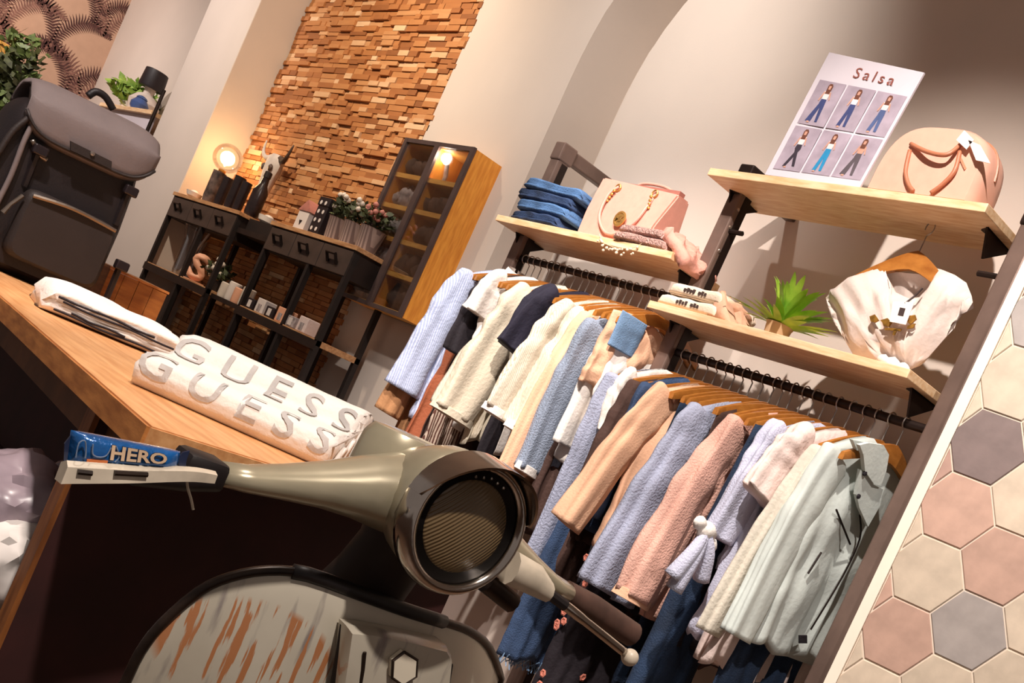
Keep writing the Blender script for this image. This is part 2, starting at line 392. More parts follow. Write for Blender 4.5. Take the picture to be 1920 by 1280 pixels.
while x < -1.62:
    place(hr, x, 1.578, k == 0, rng.uniform(-.12, .12), 'wooden coat hanger, %s from the middle post on the lower right rail' % ordn(k+1)); k += 1; x += rng.uniform(.034, .048)

# ---------------------------------------------------------------- garments
def fold_noise(p, s): return noise.noise(Vector(p)*s)
def sgnp(v, p): return math.copysign(abs(v)**p, v)
def g_body(x, ztip, zhem, hw=.2, t=.02, flare=0., drop=.075, fold=.012, freq=38, seed=0, yc=2.45, neck=.06, wave=.01, lean=0., waist=0., shift=0.):
    bm = B(); NU, NV = 72, 26; rings = []
    ph = seed*1.7
    for i in range(NV+1):
        v = i/NV; ringp = []
        wy = hw + flare*v - waist*math.sin(math.pi*min(1, v*1.25)); tx = t*(.42+.58*min(1, v*3.5))
        for j in range(NU):
            u = 2*math.pi*j/NU; c = sgnp(math.cos(u), .8); s = sgnp(math.sin(u), .85)
            y = yc + wy*c + shift*v; q = abs(y-yc-shift*v)/max(wy, .01)
            zt = ztip + drop*(1-max(0, (q-.28)/.72)**1.25)
            if q < .28: zt -= neck*(1-(q/.28)**2)*.6
            zb = zhem + wave*math.sin(y*31+ph*3) + wave*.7*math.sin(y*67+ph)
            yy = (y-yc)
            f = fold*min(1, .12+v*1.25)*(math.sin(yy*freq+ph+v*1.2)+.7*math.sin(yy*freq*1.9+ph*2.3-v*1.7)+.45*math.sin(yy*freq*3.7+ph+v)+.8*fold_noise((y*4, v*2, seed), 2.1))
            f += min(.006, fold*.5)*min(1, v*4)*math.sin(v*16+yy*22+ph)*math.exp(-((v-.45)/.3)**2)
            ringp.append(V(x + tx*s + f + lean*v, y+min(.01, fold)*fold_noise((v*5, seed, c), 2)*v, zt+(zb-zt)*v))
        rings.append(ringp)
    return loft(bm, rings)
def g_sleeve(x, ztip, yend, zend, r0=.055, r1=.04, side=-1, hw=.2, t=.48, seed=0, yc=2.45, bend=.0, xe=0., wr=.10, n=32):
    p0 = V(x, yc+side*(hw-.035), ztip-.012); p1 = V(x+xe, yend, zend); m_ = (p0+p1)/2 + V(.006*math.sin(seed*2), side*(.016+bend), .01)
    pts = smoothcurve([p0, p0*.72+m_*.28+V(0, side*.010, .004), m_, p1], 12); N = len(pts); rings = []
    for i, p in enumerate(pts):
        v = i/(N-1); d = (pts[min(i+1, N-1)]-pts[max(i-1, 0)]).normalized(); s = V(1, 0, 0); tt = d.cross(s).normalized()
        r = r0+(r1-r0)*v
        if v < .14: r *= .5+.5*(v/.14)**.6
        rg = []
        for k in range(n):
            a = 2*math.pi*k/n; cx = sgnp(math.cos(a), .75); sy = sgnp(math.sin(a), .8)
            # long creases running down the sleeve, cross wrinkles around the elbow, soft sag
            lon = math.sin(a*4+seed*1.3+1.8*math.sin(v*2.2+seed))+.7*math.sin(a*7-seed+2.4*v)
            cr = math.sin(v*34+seed*2+2.2*math.sin(a+seed))*math.exp(-((v-.55)/.22)**2)
            rr = r*(1+(.06+.10*v)*lon*min(1, v*3)+wr*.55*cr+wr*1.5*noise.noise(V(a*.8, v*5, seed*3.1)))
            rg.append(p + s*cx*rr*t + tt*sy*rr)
        rings.append(rg)
    return loft(B(), rings)
def g_cuff(x, y, z, r, side, m, parent, name='cuff', h=.024, t=.5, tilt=.12, xe=0):
    bm = B(); d = V(0, side*tilt, -1).normalized(); tt = V(0, 1, side*tilt).normalized()
    c = V(x+xe, y, z)
    loft(bm, [[c+d*q*h+V(1, 0, 0)*math.cos(a)*r*t*g+tt*math.sin(a)*r*g for a in [2*math.pi*k/14 for k in range(14)]] for q, g in ((-.6, .98), (-.55, 1.05), (.5, 1.10), (.55, 1.0))])
    return obj(name, bm, m, parent, smooth='auto')
def garment(name, label, cat, x, ztip, zhem, m, sleeve=None, hw=.2, t=.022, group=None, both=True, collar=None, cuff=None, seed=0, sm=None, **kw):
    g = thing(name, label, cat, (x, 2.45, ztip), 0, group)
    obj('body', g_body(x, ztip, zhem, hw, t, seed=seed, **kw), m, g, smooth=True)
    if sleeve:
        yend, zend, r0, r1 = sleeve[:4]; wr = sleeve[4] if len(sleeve) > 4 else .12; xe = sleeve[5] if len(sleeve) > 5 else .02
        for side in ((-1, 1) if both else (-1,)):
            ye = yend if side < 0 else 2.605
            obj('sleeve', g_sleeve(x, ztip, ye, zend, r0, r1, side, hw, seed=seed+side, wr=wr, xe=xe), sm or m, g, smooth=True)
            if cuff: g_cuff(x, ye, zend, r1, side, cuff, g, xe=xe)
    if collar:
        bm = B(); rings = []
        for zz, rr in ((-.02, .062), (.0, .068), (.022, .058)):
            rings.append([V(x+.028*math.cos(a)*1.0, 2.45+rr*math.sin(a), ztip+.07+zz-.012*math.cos(a)) for a in [2*math.pi*k/18 for k in range(18)]])
        loft(bm, rings, cap=False); obj('collar', bm, collar, g, smooth=True)
    return g
S_L, S_R = 1.595, 1.418
fab('lightblue', (176, 188, 222), bump=.3, stripe=((0, 95, 0), (204, 212, 236), .5))
fab('black', (30, 22, 30)); fab('navy', (28, 24, 44)); fab('white', (240, 232, 224), var=.03)
fab('cream', (226, 214, 192), var=.05, stripe=((0, 150, 0), (212, 198, 174), .6)); fab('beige', (208, 192, 170), stripe=((0, 110, 0), (228, 218, 200), .45))
fab('brownstripe', (214, 192, 172), stripe=((0, 75, 0), (96, 58, 46), .5)); fab('tan', (196, 142, 96)); fab('rust', (168, 92, 58))
fab('peach', (248, 196, 160), bump=.2, bscale=160); fab('bluegrey', (150, 162, 182), bump=.6, bscale=170); fab('denim', (62, 86, 124), bump=.4, bscale=220, var=.2, scale=14)
fab('denim_light', (128, 162, 200), bump=.3, bscale=200, var=.12); fab('steelblue', (176, 182, 206), bump=.5, bscale=150); fab('pink', (236, 184, 166), bump=.45, bscale=170, var=.1)
fab('lilac', (204, 206, 228), bump=.4, bscale=180); fab('palepink', (236, 214, 206)); fab('mint', (206, 214, 208), bump=.1); fab('mintdark', (120, 112, 98))
fab('chocolate', (74, 50, 42)); fab('darkblue', (34, 56, 86), bump=.4, bscale=220, var=.25, scale=12)

# left bay, from the wall end of the rail towards the middle post
garment('shirt', 'pale blue pinstriped long-sleeved shirt at the far end of the left rail', 'shirt', -3.515, S_L, 1.02, 'lightblue', (2.20, 1.10, .07, .075, .10, .0), hw=.2, t=.03, collar='white', fold=.014, seed=1)
g = garment('jacket', 'tan jacket whose cuff hangs below the pale blue shirt', 'jacket', -3.56, S_L-.02, .95, 'tan', (2.19, 1.0, .05, .05), hw=.19, t=.02, seed=2, both=False)
garment('dress', 'rust brown long dress hanging below the blue shirt hem', 'dress', -3.465, S_L, .62, 'rust', hw=.17, t=.03, flare=.05, seed=3)
garment('blouse', 'black blouse behind the white tee on the left rail', 'blouse', -3.405, S_L, 1.12, 'black', (2.24, 1.30, .05, .05), hw=.19, seed=4, both=False)
garment('tee_shirt', 'white short-sleeved tee above the striped trousers', 'shirt', -3.34, S_L+.005, 1.25, 'white', (2.235, 1.455, .06, .058, .06, .0), hw=.2, seed=5, neck=.08)
garment('trousers', 'brown and white striped trousers under the white tee', 'trousers', -3.30, S_L-.06, .92, 'brownstripe', hw=.17, t=.035, seed=6, drop=.03, shift=-.06, flare=.03)
garment('blouse', 'cream crinkled blouse with ruffled cuffs on the left rail', 'blouse', -3.15, S_L+.005, 1.05, 'cream', (2.165, 1.10, .068, .085, .2, .02), hw=.205, t=.03, seed=7, cuff='cream', fold=.018, freq=60, wave=.02)
garment('skirt', 'black long skirt hanging below the cream blouse', 'skirt', -3.08, S_L-.1, .66, 'black', hw=.17, t=.03, seed=8, drop=.03)
garment('tee_shirt', 'navy short-sleeved top between two cream blouses', 'shirt', -3.02, S_L+.005, 1.18, 'navy', (2.20, 1.375, .065, .07, .05, .0), hw=.2, seed=9)
garment('blouse', 'beige striped blouse with frilled sleeve ends next to the navy top', 'blouse', -2.90, S_L-.005, 1.12, 'beige', (2.15, 1.165, .055, .06, .16, .02), hw=.205, t=.026, seed=10, cuff='white', fold=.015, freq=55, wave=.02)
garment('blouse', 'ecru blouse with white frill behind the blue-grey jumper', 'blouse', -2.835, S_L-.005, 1.10, 'cream', (2.20, 1.145, .05, .052, .16, .02), hw=.2, t=.022, seed=11, cuff='white')
garment('jumper', 'peach fine-knit jumper hanging behind the blue-grey sleeve', 'jumper', -2.80, S_L-.01, .96, 'peach', (2.21, 1.0, .05, .045, .1, .01), hw=.2, t=.025, seed=12)
garment('jumper', 'blue-grey knitted jumper with turned white cuff on the left rail', 'jumper', -2.745, S_L-.035, 1.08, 'bluegrey', (2.245, 1.04, .066, .045, .08, .0), hw=.205, t=.03, seed=13, cuff='white')
garment('blouse', 'white blouse peeping out under the apricot cardigan', 'blouse', -2.705, S_L-.02, 1.12, 'white', (2.285, 1.16, .04, .035), hw=.16, t=.018, seed=14, both=False)
garment('cardigan', 'apricot cardigan folded over its hanger near the middle post', 'cardigan', -2.665, S_L+.012, 1.36, 'peach', hw=.125, t=.034, seed=15, fold=.010, drop=.02, shift=.0, yc=2.355)
garment('shorts', 'light denim shorts clipped at the end of the left rail', 'shorts', -2.635, S_L+.02, 1.5, 'denim_light', hw=.06, t=.012, seed=16, drop=.0, fold=.001, yc=2.30, neck=0, wave=0)
garment('top', 'white top next to the middle post under the denim shorts', 'top', -2.645, S_L-.08, 1.25, 'white', hw=.11, t=.02, seed=17, drop=.02, yc=2.38)
for i, x in enumerate((-3.44, -3.37, -3.25, -3.21, -3.05, -2.97, -2.94, -2.87, -2.775, -2.72)):
    nm, mm = (('dark brown', 'chocolate'), ('black', 'black'), ('white', 'white'))[i % 3]
    garment('garment', '%s garment squeezed on the left rail, %s such from the far left post' % (nm, ordn(i//3+1)), 'garment', x, S_L-.01, .85 if i % 3 < 2 else 1.05, mm, hw=.17, t=.014, seed=30+i, group=nm+' filler garments on the left rail')
# right bay, from the middle post to the tiled pier
garment('jumper', 'long grey-blue melange jumper next to the middle post', 'jumper', -2.53, S_R+.005, .85, 'steelblue', (2.29, .80, .075, .055, .07, -.03), hw=.205, t=.03, seed=18)
garment('top', 'white patterned top right of the grey-blue jumper', 'top', -2.50, S_R+.015, 1.1, 'white', (2.27, 1.25, .05, .05), hw=.2, t=.02, seed=19, both=False)
garment('jacket', 'charcoal jacket between white top and denim jacket', 'jacket', -2.455, S_R, .92, 'chocolate', (2.24, 1.05, .05, .045), hw=.2, t=.02, seed=20)
garment('denim_jacket', 'mid-blue denim jacket left of the peach jumper', 'jacket', -2.405, S_R+.01, .95, 'denim', (2.26, 1.0, .05, .045), hw=.2, t=.022, seed=21, both=False)
garment('jumper', 'peach long-sleeved jumper at the front of the right rail', 'jumper', -2.325, S_R+.005, .935, 'peach', (2.115, .955, .066, .05, .10, .0), hw=.21, t=.035, seed=22, fold=.02, freq=30)
garment('cardigan', 'blue ribbed wool cardigan between peach and pink knitwear', 'cardigan', -2.165, S_R-.005, .82, 'steelblue', (2.165, .835, .062, .07, .12, .0), hw=.205, t=.03, seed=23, fold=.014)
garment('blouse', 'dark brown blouse seen between the blue and the pink cardigans', 'blouse', -2.10, S_R-.005, .95, 'chocolate', hw=.2, t=.018, seed=24)
garment('cardigan', 'salmon pink fluffy cardigan with smooth folded cuff', 'cardigan', -2.02, S_R, .82, 'pink', (2.165, .86, .06, .068, .14, .0), hw=.205, t=.032, seed=25, fold=.016, freq=44, cuff='peach')
garment('jeans', 'blue skinny jeans hanging between the pink cardigan and lilac sweatshirt', 'jeans', -1.945, S_R+.0, .35, 'darkblue', hw=.12, t=.04, seed=26, drop=.02, yc=2.36, fold=.006, shift=-.05)
sw = garment('sweatshirt', 'lilac grey sweatshirt with a knotted bow at the hem', 'sweatshirt', -1.87, S_R+.008, 1.02, 'lilac', (2.21, 1.10, .068, .06, .08, .0), hw=.205, t=.03, seed=27, fold=.012)
kn = PX(1325, 995, -1.84)
for dx, dz, r_ in ((0, 0, .028), (-.035, .012, .02), (.03, -.03, .024)):
    obj('bow_knot', ball(B(), kn+V(0, dx, dz), r_, .7, 1.2, .9, 2, .35), 'white', sw, smooth=True)
for ye, ze in ((-.05, -.14), (-.02, -.17), (.06, -.12)):
    obj('bow_end', tube(B(), smoothcurve([kn, kn+V(.01, ye*.5, ze*.4), kn+V(0, ye, ze)], 4), [.012+.012*q/8 for q in range(9)], 8), 'lilac', sw, smooth=True)
garment('blouse', 'long pale lilac blouse hanging below the knotted sweatshirt', 'blouse', -1.845, S_R-.01, .86, 'lilac', hw=.19, t=.03, seed=28, wave=.02, flare=.03)
garment('blouse', 'white blouse with short flared sleeve beside the mint jacket', 'blouse', -1.79, S_R+.01, .82, 'palepink', (2.19, 1.24, .06, .072, .12, .0), hw=.205, t=.03, seed=29, wave=.02)
garment('tunic', 'pale pink long tunic showing below the mint jacket', 'tunic', -1.755, S_R-.01, .80, 'palepink', hw=.2, t=.03, seed=31, wave=.012, flare=.05)
mj = garment('jacket', 'pale mint biker jacket at the front of the right rail', 'jacket', -1.69, S_R+.012, .90, 'mint', (2.19, .90, .062, .048, .08, .02), hw=.2, t=.034, seed=32, fold=.010, freq=26, yc=2.44)
obj('sleeve', g_sleeve(-1.715, S_R, 2.185, .875, .055, .045, -1, .215, seed=5, wr=.08, xe=-.035), fab('oat', (214, 206, 190)), mj, smooth=True)
XF = -1.645
def ppx(px, X, th): return prism(B(), [PX(x, y, X) for x, y in px], (th, 0, 0))
obj('collar', ppx([(1605, 832), (1622, 828), (1650, 832), (1660, 850), (1655, 880), (1645, 908), (1632, 905), (1615, 880), (1612, 850)], XF+.012, .012), 'mint', mj)
obj('collar', ppx([(1592, 822), (1612, 826), (1616, 842), (1600, 842)], XF-.01, .012), 'mint', mj)
obj('lapel', ppx([(1608, 878), (1632, 906), (1650, 915), (1645, 945), (1622, 985), (1606, 950), (1600, 925)], XF+.006, .01), 'mint', mj)
for px in ((1621, 887), (1609, 930)):
    obj('press_stud', lathe(B(), PX(px[0], px[1], XF+.02), [(.007, 0), (.006, .004), (0, .005)], 10, V(1, 0, 0)), 'black', mj)
for pts in (((1568, 955), (1580, 985), (1594, 1020)), ((1612, 965), (1612, 1010), (1580, 1080), (1520, 1180)), ((1540, 1035), (1515, 1075))):
    obj('zip_fastener', tube(B(), smoothcurve([PX(x, y, XF+.0) for x, y in pts], 4), .0028, 6), 'steel_dark', mj)
obj('care_label', ppx([(1497, 1190), (1512, 1190), (1512, 1205), (1497, 1205)], XF, .003), 'black', mj)
for i, x in enumerate((-2.47, -2.36, -2.28, -2.24, -2.20, -2.07, -1.98, -1.91, -1.73)):
    nm, mm = (('dark brown', 'chocolate'), ('black', 'black'), ('dark blue', 'darkblue'))[i % 3]
    garment('garment', '%s garment squeezed on the right rail, %s such from the middle post' % (nm, ordn(i//3+1)), 'garment', x, S_R-.01, (.75, .8, .6)[i % 3], mm, hw=.17, t=.014, seed=50+i, group=nm+' filler garments on the right rail')
jf = garment('jeans', 'blue jeans with frayed hems hanging low near the middle post', 'jeans', -2.50, 1.0, .50, 'denim', hw=.10, t=.03, seed=60, drop=.01, yc=2.34, fold=.008, neck=0)
bm = B(); rf = random.Random(2)
for k in range(40):
    y = 2.24+.2*k/39; tube(bm, [(-2.50+rf.uniform(-.03, .03), y, .51), (-2.50+rf.uniform(-.03, .03), y+rf.uniform(-.008, .008), .47+rf.uniform(-.01, .01))], .002, 4)
obj('frayed_hem', bm, 'denim_light', jf)
fl = garment('skirt', 'black skirt printed with small pink flowers below the knitwear', 'skirt', -2.25, .95, .48, 'black', hw=.16, t=.03, seed=61, drop=.01, yc=2.36, fold=.01, neck=0)
fab('flowerpink', (214, 130, 110))
for k in range(16):
    y = rf.uniform(2.2, 2.5); z = rf.uniform(.5, .92); xq = -2.25+rf.choice((-1, 1))*.02
    c = V(-2.205, y, z) if k % 2 else V(-2.25+rf.uniform(-.02, .03), 2.19, z)
    ax = V(1, 0, 0) if k % 2 else V(0, -1, 0)
    obj('printed_flower', lathe(B(), c, [(.012, 0), (.013, .002), (.008, .004), (.006, .002)], 6, ax), 'flowerpink', fl)

# ================================================================ THINGS ON THE RACK SHELVES
def folded(name, label, cat, c, w, d, h, m, rotz=0, layers=2, seed=0, group=None, lip=0.):
    # cloth folded into a soft block: w along local x, d along local y
    t = thing(name, label, cat, c, rotz, group, local=True); N = 22; rings = []
    for i in range(N+1):
        u = i/N; x = -w/2+w*u; e = (1-abs(2*u-1)**10)**.35; rg = []
        K = 40
        for k in range(K):
            a = 2*math.pi*k/K; cy = sgnp(math.cos(a), .35); sz = sgnp(math.sin(a), .45)
            zz = h/2*(1+sz); notch = 1-.10*abs(math.sin(math.pi*layers*zz/h))**.3*0 - .12*(abs(math.cos(math.pi*layers*zz/h))**14 if .08 < zz/h < .92 else 0)
            yy = d/2*cy*notch*(.93+.07*e)
            zn = zz*(.55+.45*e)+.12*h*noise.noise(V(x*16, yy*16, seed))*(zz/h)
            rg.append(V(x+.012*noise.noise(V(yy*20, zz*40, seed+3)), yy+.02*d*noise.noise(V(x*22, zz*50, seed+7)), max(0, zn)))
        rings.append(rg)
    obj('folded_cloth', loft(B(), rings), m, t, smooth=True)
    return t
# stack of jeans
ZL = 1.8505; ZM = 1.6855; ZU = 2.1335
fab('jeans_a', (84, 122, 170), bump=.4, bscale=150, var=.25, scale=10); fab('jeans_b', (44, 66, 104), bump=.4, bscale=150, var=.35, scale=9)
for i, (dz, h, m_, dx, lb) in enumerate(((0, .042, 'jeans_b', 0, 'lowest pair of folded blue jeans in the stack by the tote'), (.040, .044, 'jeans_a', .012, 'second pair of folded blue jeans up from the shelf'), (.080, .042, 'jeans_b', -.006, 'third pair of folded jeans up, darker blue'), (.118, .044, 'jeans_a', .02, 'top pair of folded blue jeans on the stack'))):
    folded('folded_jeans', lb, 'jeans', (-3.40+dx, 2.42, ZL+dz), .29, .2, h, m_, R(-3+4*i), 2, i*3, 'folded jeans on the left shelf')
# square pink tote
mat('pinkleather', (226, 164, 146), rough=.5, var=.04, scale=40, bump=.06, bscale=300); mat('pinkdark', (176, 112, 98), rough=.5); mat('gold', (214, 164, 92), rough=.4, metal=.7)
tt = thing('tote_bag', 'pink leather tote with gold charm beside the folded jeans', 'bag', (-3.0, 2.42, ZL))
x0, x1, zb, zt = -3.215, -2.80, ZL, 2.085
bm = B(); loft(bm, [[V(x0+.03, 2.365, zb), V(x1-.04, 2.365, zb), V(x1-.04, 2.50, zb), V(x0+.03, 2.50, zb)], [V(x0+.015, 2.372, zb+.1), V(x1-.02, 2.372, zb+.1), V(x1-.02, 2.49, zb+.1), V(x0+.015, 2.49, zb+.1)], [V(x0, 2.395, zt), V(x1, 2.395, zt-.02), V(x1, 2.455, zt-.02), V(x0, 2.455, zt)]])
bmesh.ops.bevel(bm, geom=bm.edges[:], offset=.006, segments=2, affect='EDGES'); obj('body', bm, 'pinkleather', tt, smooth='auto')
obj('zip_top', bx(x0+.02, 2.412, zt-.014, x1-.02, 2.438, zt-.002), 'pinkdark', tt)
hp1 = [(-3.10, 2.388, zt-.03), (-3.115, 2.372, zt-.07), (-3.10, 2.362, zt-.15), (-3.03, 2.358, zb+.03), (-2.96, 2.358, zb+.035), (-2.91, 2.362, zt-.15), (-2.90, 2.374, zt-.09), (-2.905, 2.388, zt-.05)]
obj('handle', tube(B(), smoothcurve(hp1, 5), .0055, 8), 'pinkleather', tt, smooth=True)
hp2 = [(-3.10, 2.455, zt-.02), (-3.09, 2.462, zt+.02), (-3.0, 2.466, zt+.028), (-2.92, 2.462, zt+.012), (-2.905, 2.455, zt-.03)]
obj('handle', tube(B(), smoothcurve(hp2, 5), .0055, 8), 'pinkleather', tt, smooth=True)
for hx in (-3.10, -2.905):
    rg = obj('ring', tube(B(), [(hx+.013*math.cos(a), 2.386, zt-.035+.013*math.sin(a)) for a in [R(30*k) for k in range(13)]], .003, 6), 'gold', tt)
    for q in range(4): obj('chain_link', ball(B(), (hx+.004*q*(1 if hx > -3 else -1), 2.376, zt-.05-.013*q), .006, 1, 1, 1, 1), 'gold', tt)
ch = obj('charm', lathe(B(), (-2.985, 2.36, zt-.15), [(.028, 0), (.028, .004), (.021, .005), (.02, .003)], 20, V(0, -1, 0)), 'gold', tt)
text_on('charm_letters', 'MK', .03, lambda u, v: V(-2.985+u, 2.3545, zt-.15+v), 'gold', ch, bold=.001)
# pink sequined tops folded at the shelf end
fab('pinksequin', (226, 178, 166), rough=.35, var=.25, scale=120, bump=1, bscale=180, metal=.2); fab('pinkfold', (222, 158, 140), var=.08)
folded('folded_blouse', 'pink sequined folded top lying lowest at the shelf end', 'top', (-2.80, 2.39, ZL), .24, .17, .032, 'pinksequin', R(4), 1, 4)
folded('folded_blouse', 'pink glittering folded top on top of the other sequined one', 'top', (-2.81, 2.395, ZL+.033), .22, .16, .03, 'pinksequin', R(-3), 1, 9)
dp = thing('draped_top', 'salmon pink top spilling over the right end of the left shelf', 'top', (-2.66, 2.40, ZL))
rings = []
for i in range(14):
    u = i/13; x = -2.71+.15*u; zc = ZL+.075-.085*u**1.6; rings.append([V(x+.012*math.sin(k*1.3+i), 2.325+.15*k/11, zc+.010*math.sin(k*1.9+i*.6)) for k in range(12)]+[V(x-.02, 2.325+.15*k/11, max(ZL+.002, zc-.035) if x < -2.63 else zc-.03) for k in range(11, -1, -1)])
obj('cloth', loft(B(), rings), 'pinkfold', dp, smooth=True)
gl = thing('necklace', 'glass bead trim dangling under the edge of the left shelf', 'necklace', (-2.85, 2.31, 1.80))
mat('bead', (250, 226, 196), rough=.1, var=.05, coat=1)
rb = random.Random(9); bm = B()
for k in range(26):
    ball(bm, (-2.98+.20*k/25+rb.uniform(-.005, .005), 2.308, ZL-.012-.022*math.sin(math.pi*k/25)-rb.uniform(0, .022)), rb.uniform(.004, .007), sub=1)
obj('beads', bm, 'bead', gl, smooth=True)
obj('string', tube(B(), smoothcurve([(-2.99, 2.311, ZL+.004), (-2.95, 2.307, ZL-.02), (-2.88, 2.307, ZL-.03), (-2.8, 2.307, ZL-.02), (-2.77, 2.311, ZL+.004)], 4), .001, 4), 'bead', gl)

# poster board 'Salsa' with six photographs of jeans
mat('posterwhite', (216, 208, 216), rough=.5, var=.01); mat('photogrey', (178, 164, 178), rough=.5, var=.12, scale=18); mat('printred', (150, 84, 72)); mat('skinprint', (212, 160, 138)); mat('hairprint', (112, 66, 50)); mat('denimprint', (62, 72, 120)); mat('blackprint', (56, 48, 60)); mat('greyprint', (92, 82, 88)); mat('blueprint', (40, 140, 190)); mat('whiteprint', (236, 226, 226)); mat('bluegreyprint', (80, 96, 140))
bl = PZ(1434, 327, ZU); br = PZ(1612, 351, ZU); tl = PY(1555, 98, bl.y+.008); tr = PY(1733, 136, br.y+.026)
pb = thing('poster', 'white poster board of six jeans photographs lettered Salsa on the top shelf', 'poster', (bl+br)/2)
pn = (br-bl).cross(tl-bl).normalized()
if pn.y > 0: pn = -pn
def PB(u, v, e=0.):
    return bl*(1-u)*(1-v)+br*u*(1-v)+tl*(1-u)*v+tr*u*v + pn*e
obj('board', prism(B(), [PB(0, 0), PB(1, 0), PB(1, 1), PB(0, 1)], -pn*.006), 'posterwhite', pb)
def pquad(pts, e): 
    bm = B(); bm.faces.new([bm.verts.new(PB(u, v, e)) for u, v in pts]); return bm
text_on('lettering', 'Salsa', .13, lambda u, v: PB(.57+u*1.25, .885+v*.92, .0012), 'printred', pb, bold=.0, gap=1.35)
figs = [('denimprint', 0, 1), ('denimprint', 0, 0), ('bluegreyprint', 0, 0), ('blackprint', 1, 0), ('blueprint', 0, 0), ('greyprint', 0, 1)]
for i in range(6):
    c, r = i % 3, 1-i//3; u0 = .055+.312*c; v0 = .055+.375*r; uw, vh = .292, .355
    ph = obj('photograph', pquad([(u0, v0), (u0+uw, v0), (u0+uw, v0+vh), (u0, v0+vh)], .0008), 'photogrey', pb, recalc=False)
    jm, cross, wide = figs[i]; cu = u0+uw*.5
    def q(name, pts, m_, e=.0016): obj(name, pquad([(cu+uw*a, v0+vh*b) for a, b in pts], e), m_, ph, recalc=False)
    s = .16 if wide else .07
    q('leg', [(-.09, .5), (.02, .5), (-.04-s*.3, .08), (-.12-s, .08)] if not cross else [(-.09, .5), (.04, .5), (.22, .1), (.12, .1)], jm)
    q('leg', [(-.02, .5), (.12, .5), (.12+s*.3, .08), (.03+s*.3, .08)] if not cross else [(0, .5), (.12, .5), (-.12, .08), (-.22, .08)], jm)
    q('hips', [(-.10, .5), (.12, .5), (.10, .60), (-.08, .60)], jm)
    q('top', [(-.08, .60), (.10, .60), (.13, .78), (-.11, .78)], 'whiteprint' if i not in (5,) else 'skinprint')
    q('arm', [(-.11, .78), (-.07, .74), (-.15, .55), (-.19, .56)], 'skinprint', .002); q('arm', [(.13, .78), (.09, .74), (.18, .58), (.21, .6)], 'skinprint', .002)
    q('hair', [(-.07, .72), (.09, .72), (.10, .90), (.05, .95), (-.04, .95), (-.08, .9)], 'hairprint', .0018); q('face', [(-.03, .82), (.05, .82), (.055, .9), (-.03, .9)], 'skinprint', .0022)
    q('shoe', [(-.13-s*.5, .05), (-.03-s*.5, .05), (-.04-s*.5, .085), (-.12-s*.5, .085)], 'skinprint', .002)

# round-topped pink bag
db = thing('handbag', 'round-topped pale pink handbag with white price tags on the top shelf', 'bag', (-1.87, 2.40, ZU))
mat('blush', (234, 178, 156), rough=.4, var=.04, scale=30, bump=.03); mat('blushdark', (190, 120, 88), rough=.45, var=.05); mat('tagwhite', (240, 232, 226), rough=.6, var=.02)
prof = []
for k in range(25):
    a = math.pi*k/24; c, s = math.cos(a), math.sin(a)
    prof.append((-1.865-.172*sgnp(c, .62)*(1 if s > .02 else 1), ZU+.008+.196*s**.62))
rings = []
for yy, g in ((2.333, .90), (2.345, .965), (2.37, .995), (2.40, 1), (2.43, .995), (2.452, .965), (2.464, .90)):
    rings.append([V(-1.865+(x+1.865)*g, yy, ZU+.004+(z-ZU-.004)*(g*.5+.5)) for x, z in prof])
obj('body', loft(B(), rings), 'blush', db, smooth='auto')
obj('zip_band', tube(B(), [V(-1.865+(x+1.865)*1.0, 2.40, z+.001) for x, z in prof[2:-2]], .004, 6), 'blushdark', db)
obj('base_trim', bx(-2.02, 2.338, ZU, -1.71, 2.462, ZU+.02, bev=.006), 'blush', db)
h1 = [PY(1708, 268, 2.325), PY(1700, 300, 2.318), PY(1703, 335, 2.318), PY(1712, 356, 2.322)]
for a_, hp in (('handle', [PY(1708, 270, 2.33), PY(1740, 285, 2.31), PY(1775, 290, 2.31), PY(1800, 272, 2.33)]), ('strap', [PY(1706, 282, 2.33), PY(1698, 320, 2.325), PY(1703, 345, 2.325), PY(1712, 358, 2.325)]), ('strap', [PY(1800, 284, 2.33), PY(1790, 320, 2.325), PY(1768, 345, 2.325), PY(1745, 362, 2.325)])):
    obj(a_, tube(B(), smoothcurve(hp, 5), .006, 8), 'blushdark', db, smooth=True)
obj('side_gusset', prism(B(), [PY(1796, 292, 2.329), PY(1852, 305, 2.36), PY(1850, 322, 2.36), PY(1838, 330, 2.355), PY(1820, 312, 2.34), PY(1808, 318, 2.329)], (0, .006, 0)), 'blushdark', db)
for px in (((1793, 262), (1808, 244), (1826, 262), (1812, 280)), ((1815, 262), (1838, 272), (1857, 306), (1830, 300))):
    obj('price_tag', prism(B(), [PY(x, y, 2.315) for x, y in px], (0, .002, 0)), 'tagwhite', db)

# mid shelf: two folded printed tops, small fern
fab('coralfold', (238, 184, 152), var=.12, scale=25); fab('creamfold', (242, 222, 198), var=.05); mat('inkdark', (70, 52, 48))
for nm, lb, zz, m_, w_ in (('folded_blouse', 'lower cream folded top with dark lettering on the middle shelf', ZM, 'creamfold', .26), ('folded_blouse', 'upper cream and coral folded top with dark lettering on the middle shelf', ZM+.041, 'creamfold', .23)):
    f_ = folded(nm, lb, 'top', (-2.475 if zz == ZM else -2.465, 2.42, zz), w_, .19, .04, m_, 0, 1, zz*10)
    rnd_ = random.Random(int(zz*1000))
    for q in range(7): obj('printed_mark', bx(-.045+.013*q+(.012 if q > 3 else 0), -.0985, .014, -.037+.013*q+(.012 if q > 3 else 0), -.092, .023+.003*(q % 2)), 'inkdark', f_)
    o_ = obj('coral_side', ball(B(), (w_/2-.004, .0, .02), .02, .6, 3.4, .85, 2, .2), 'coralfold', f_, smooth=True)
cv = thing('scarf', 'coral and white folded scarf end leaning by the fern', 'scarf', (-2.33, 2.38, ZM))
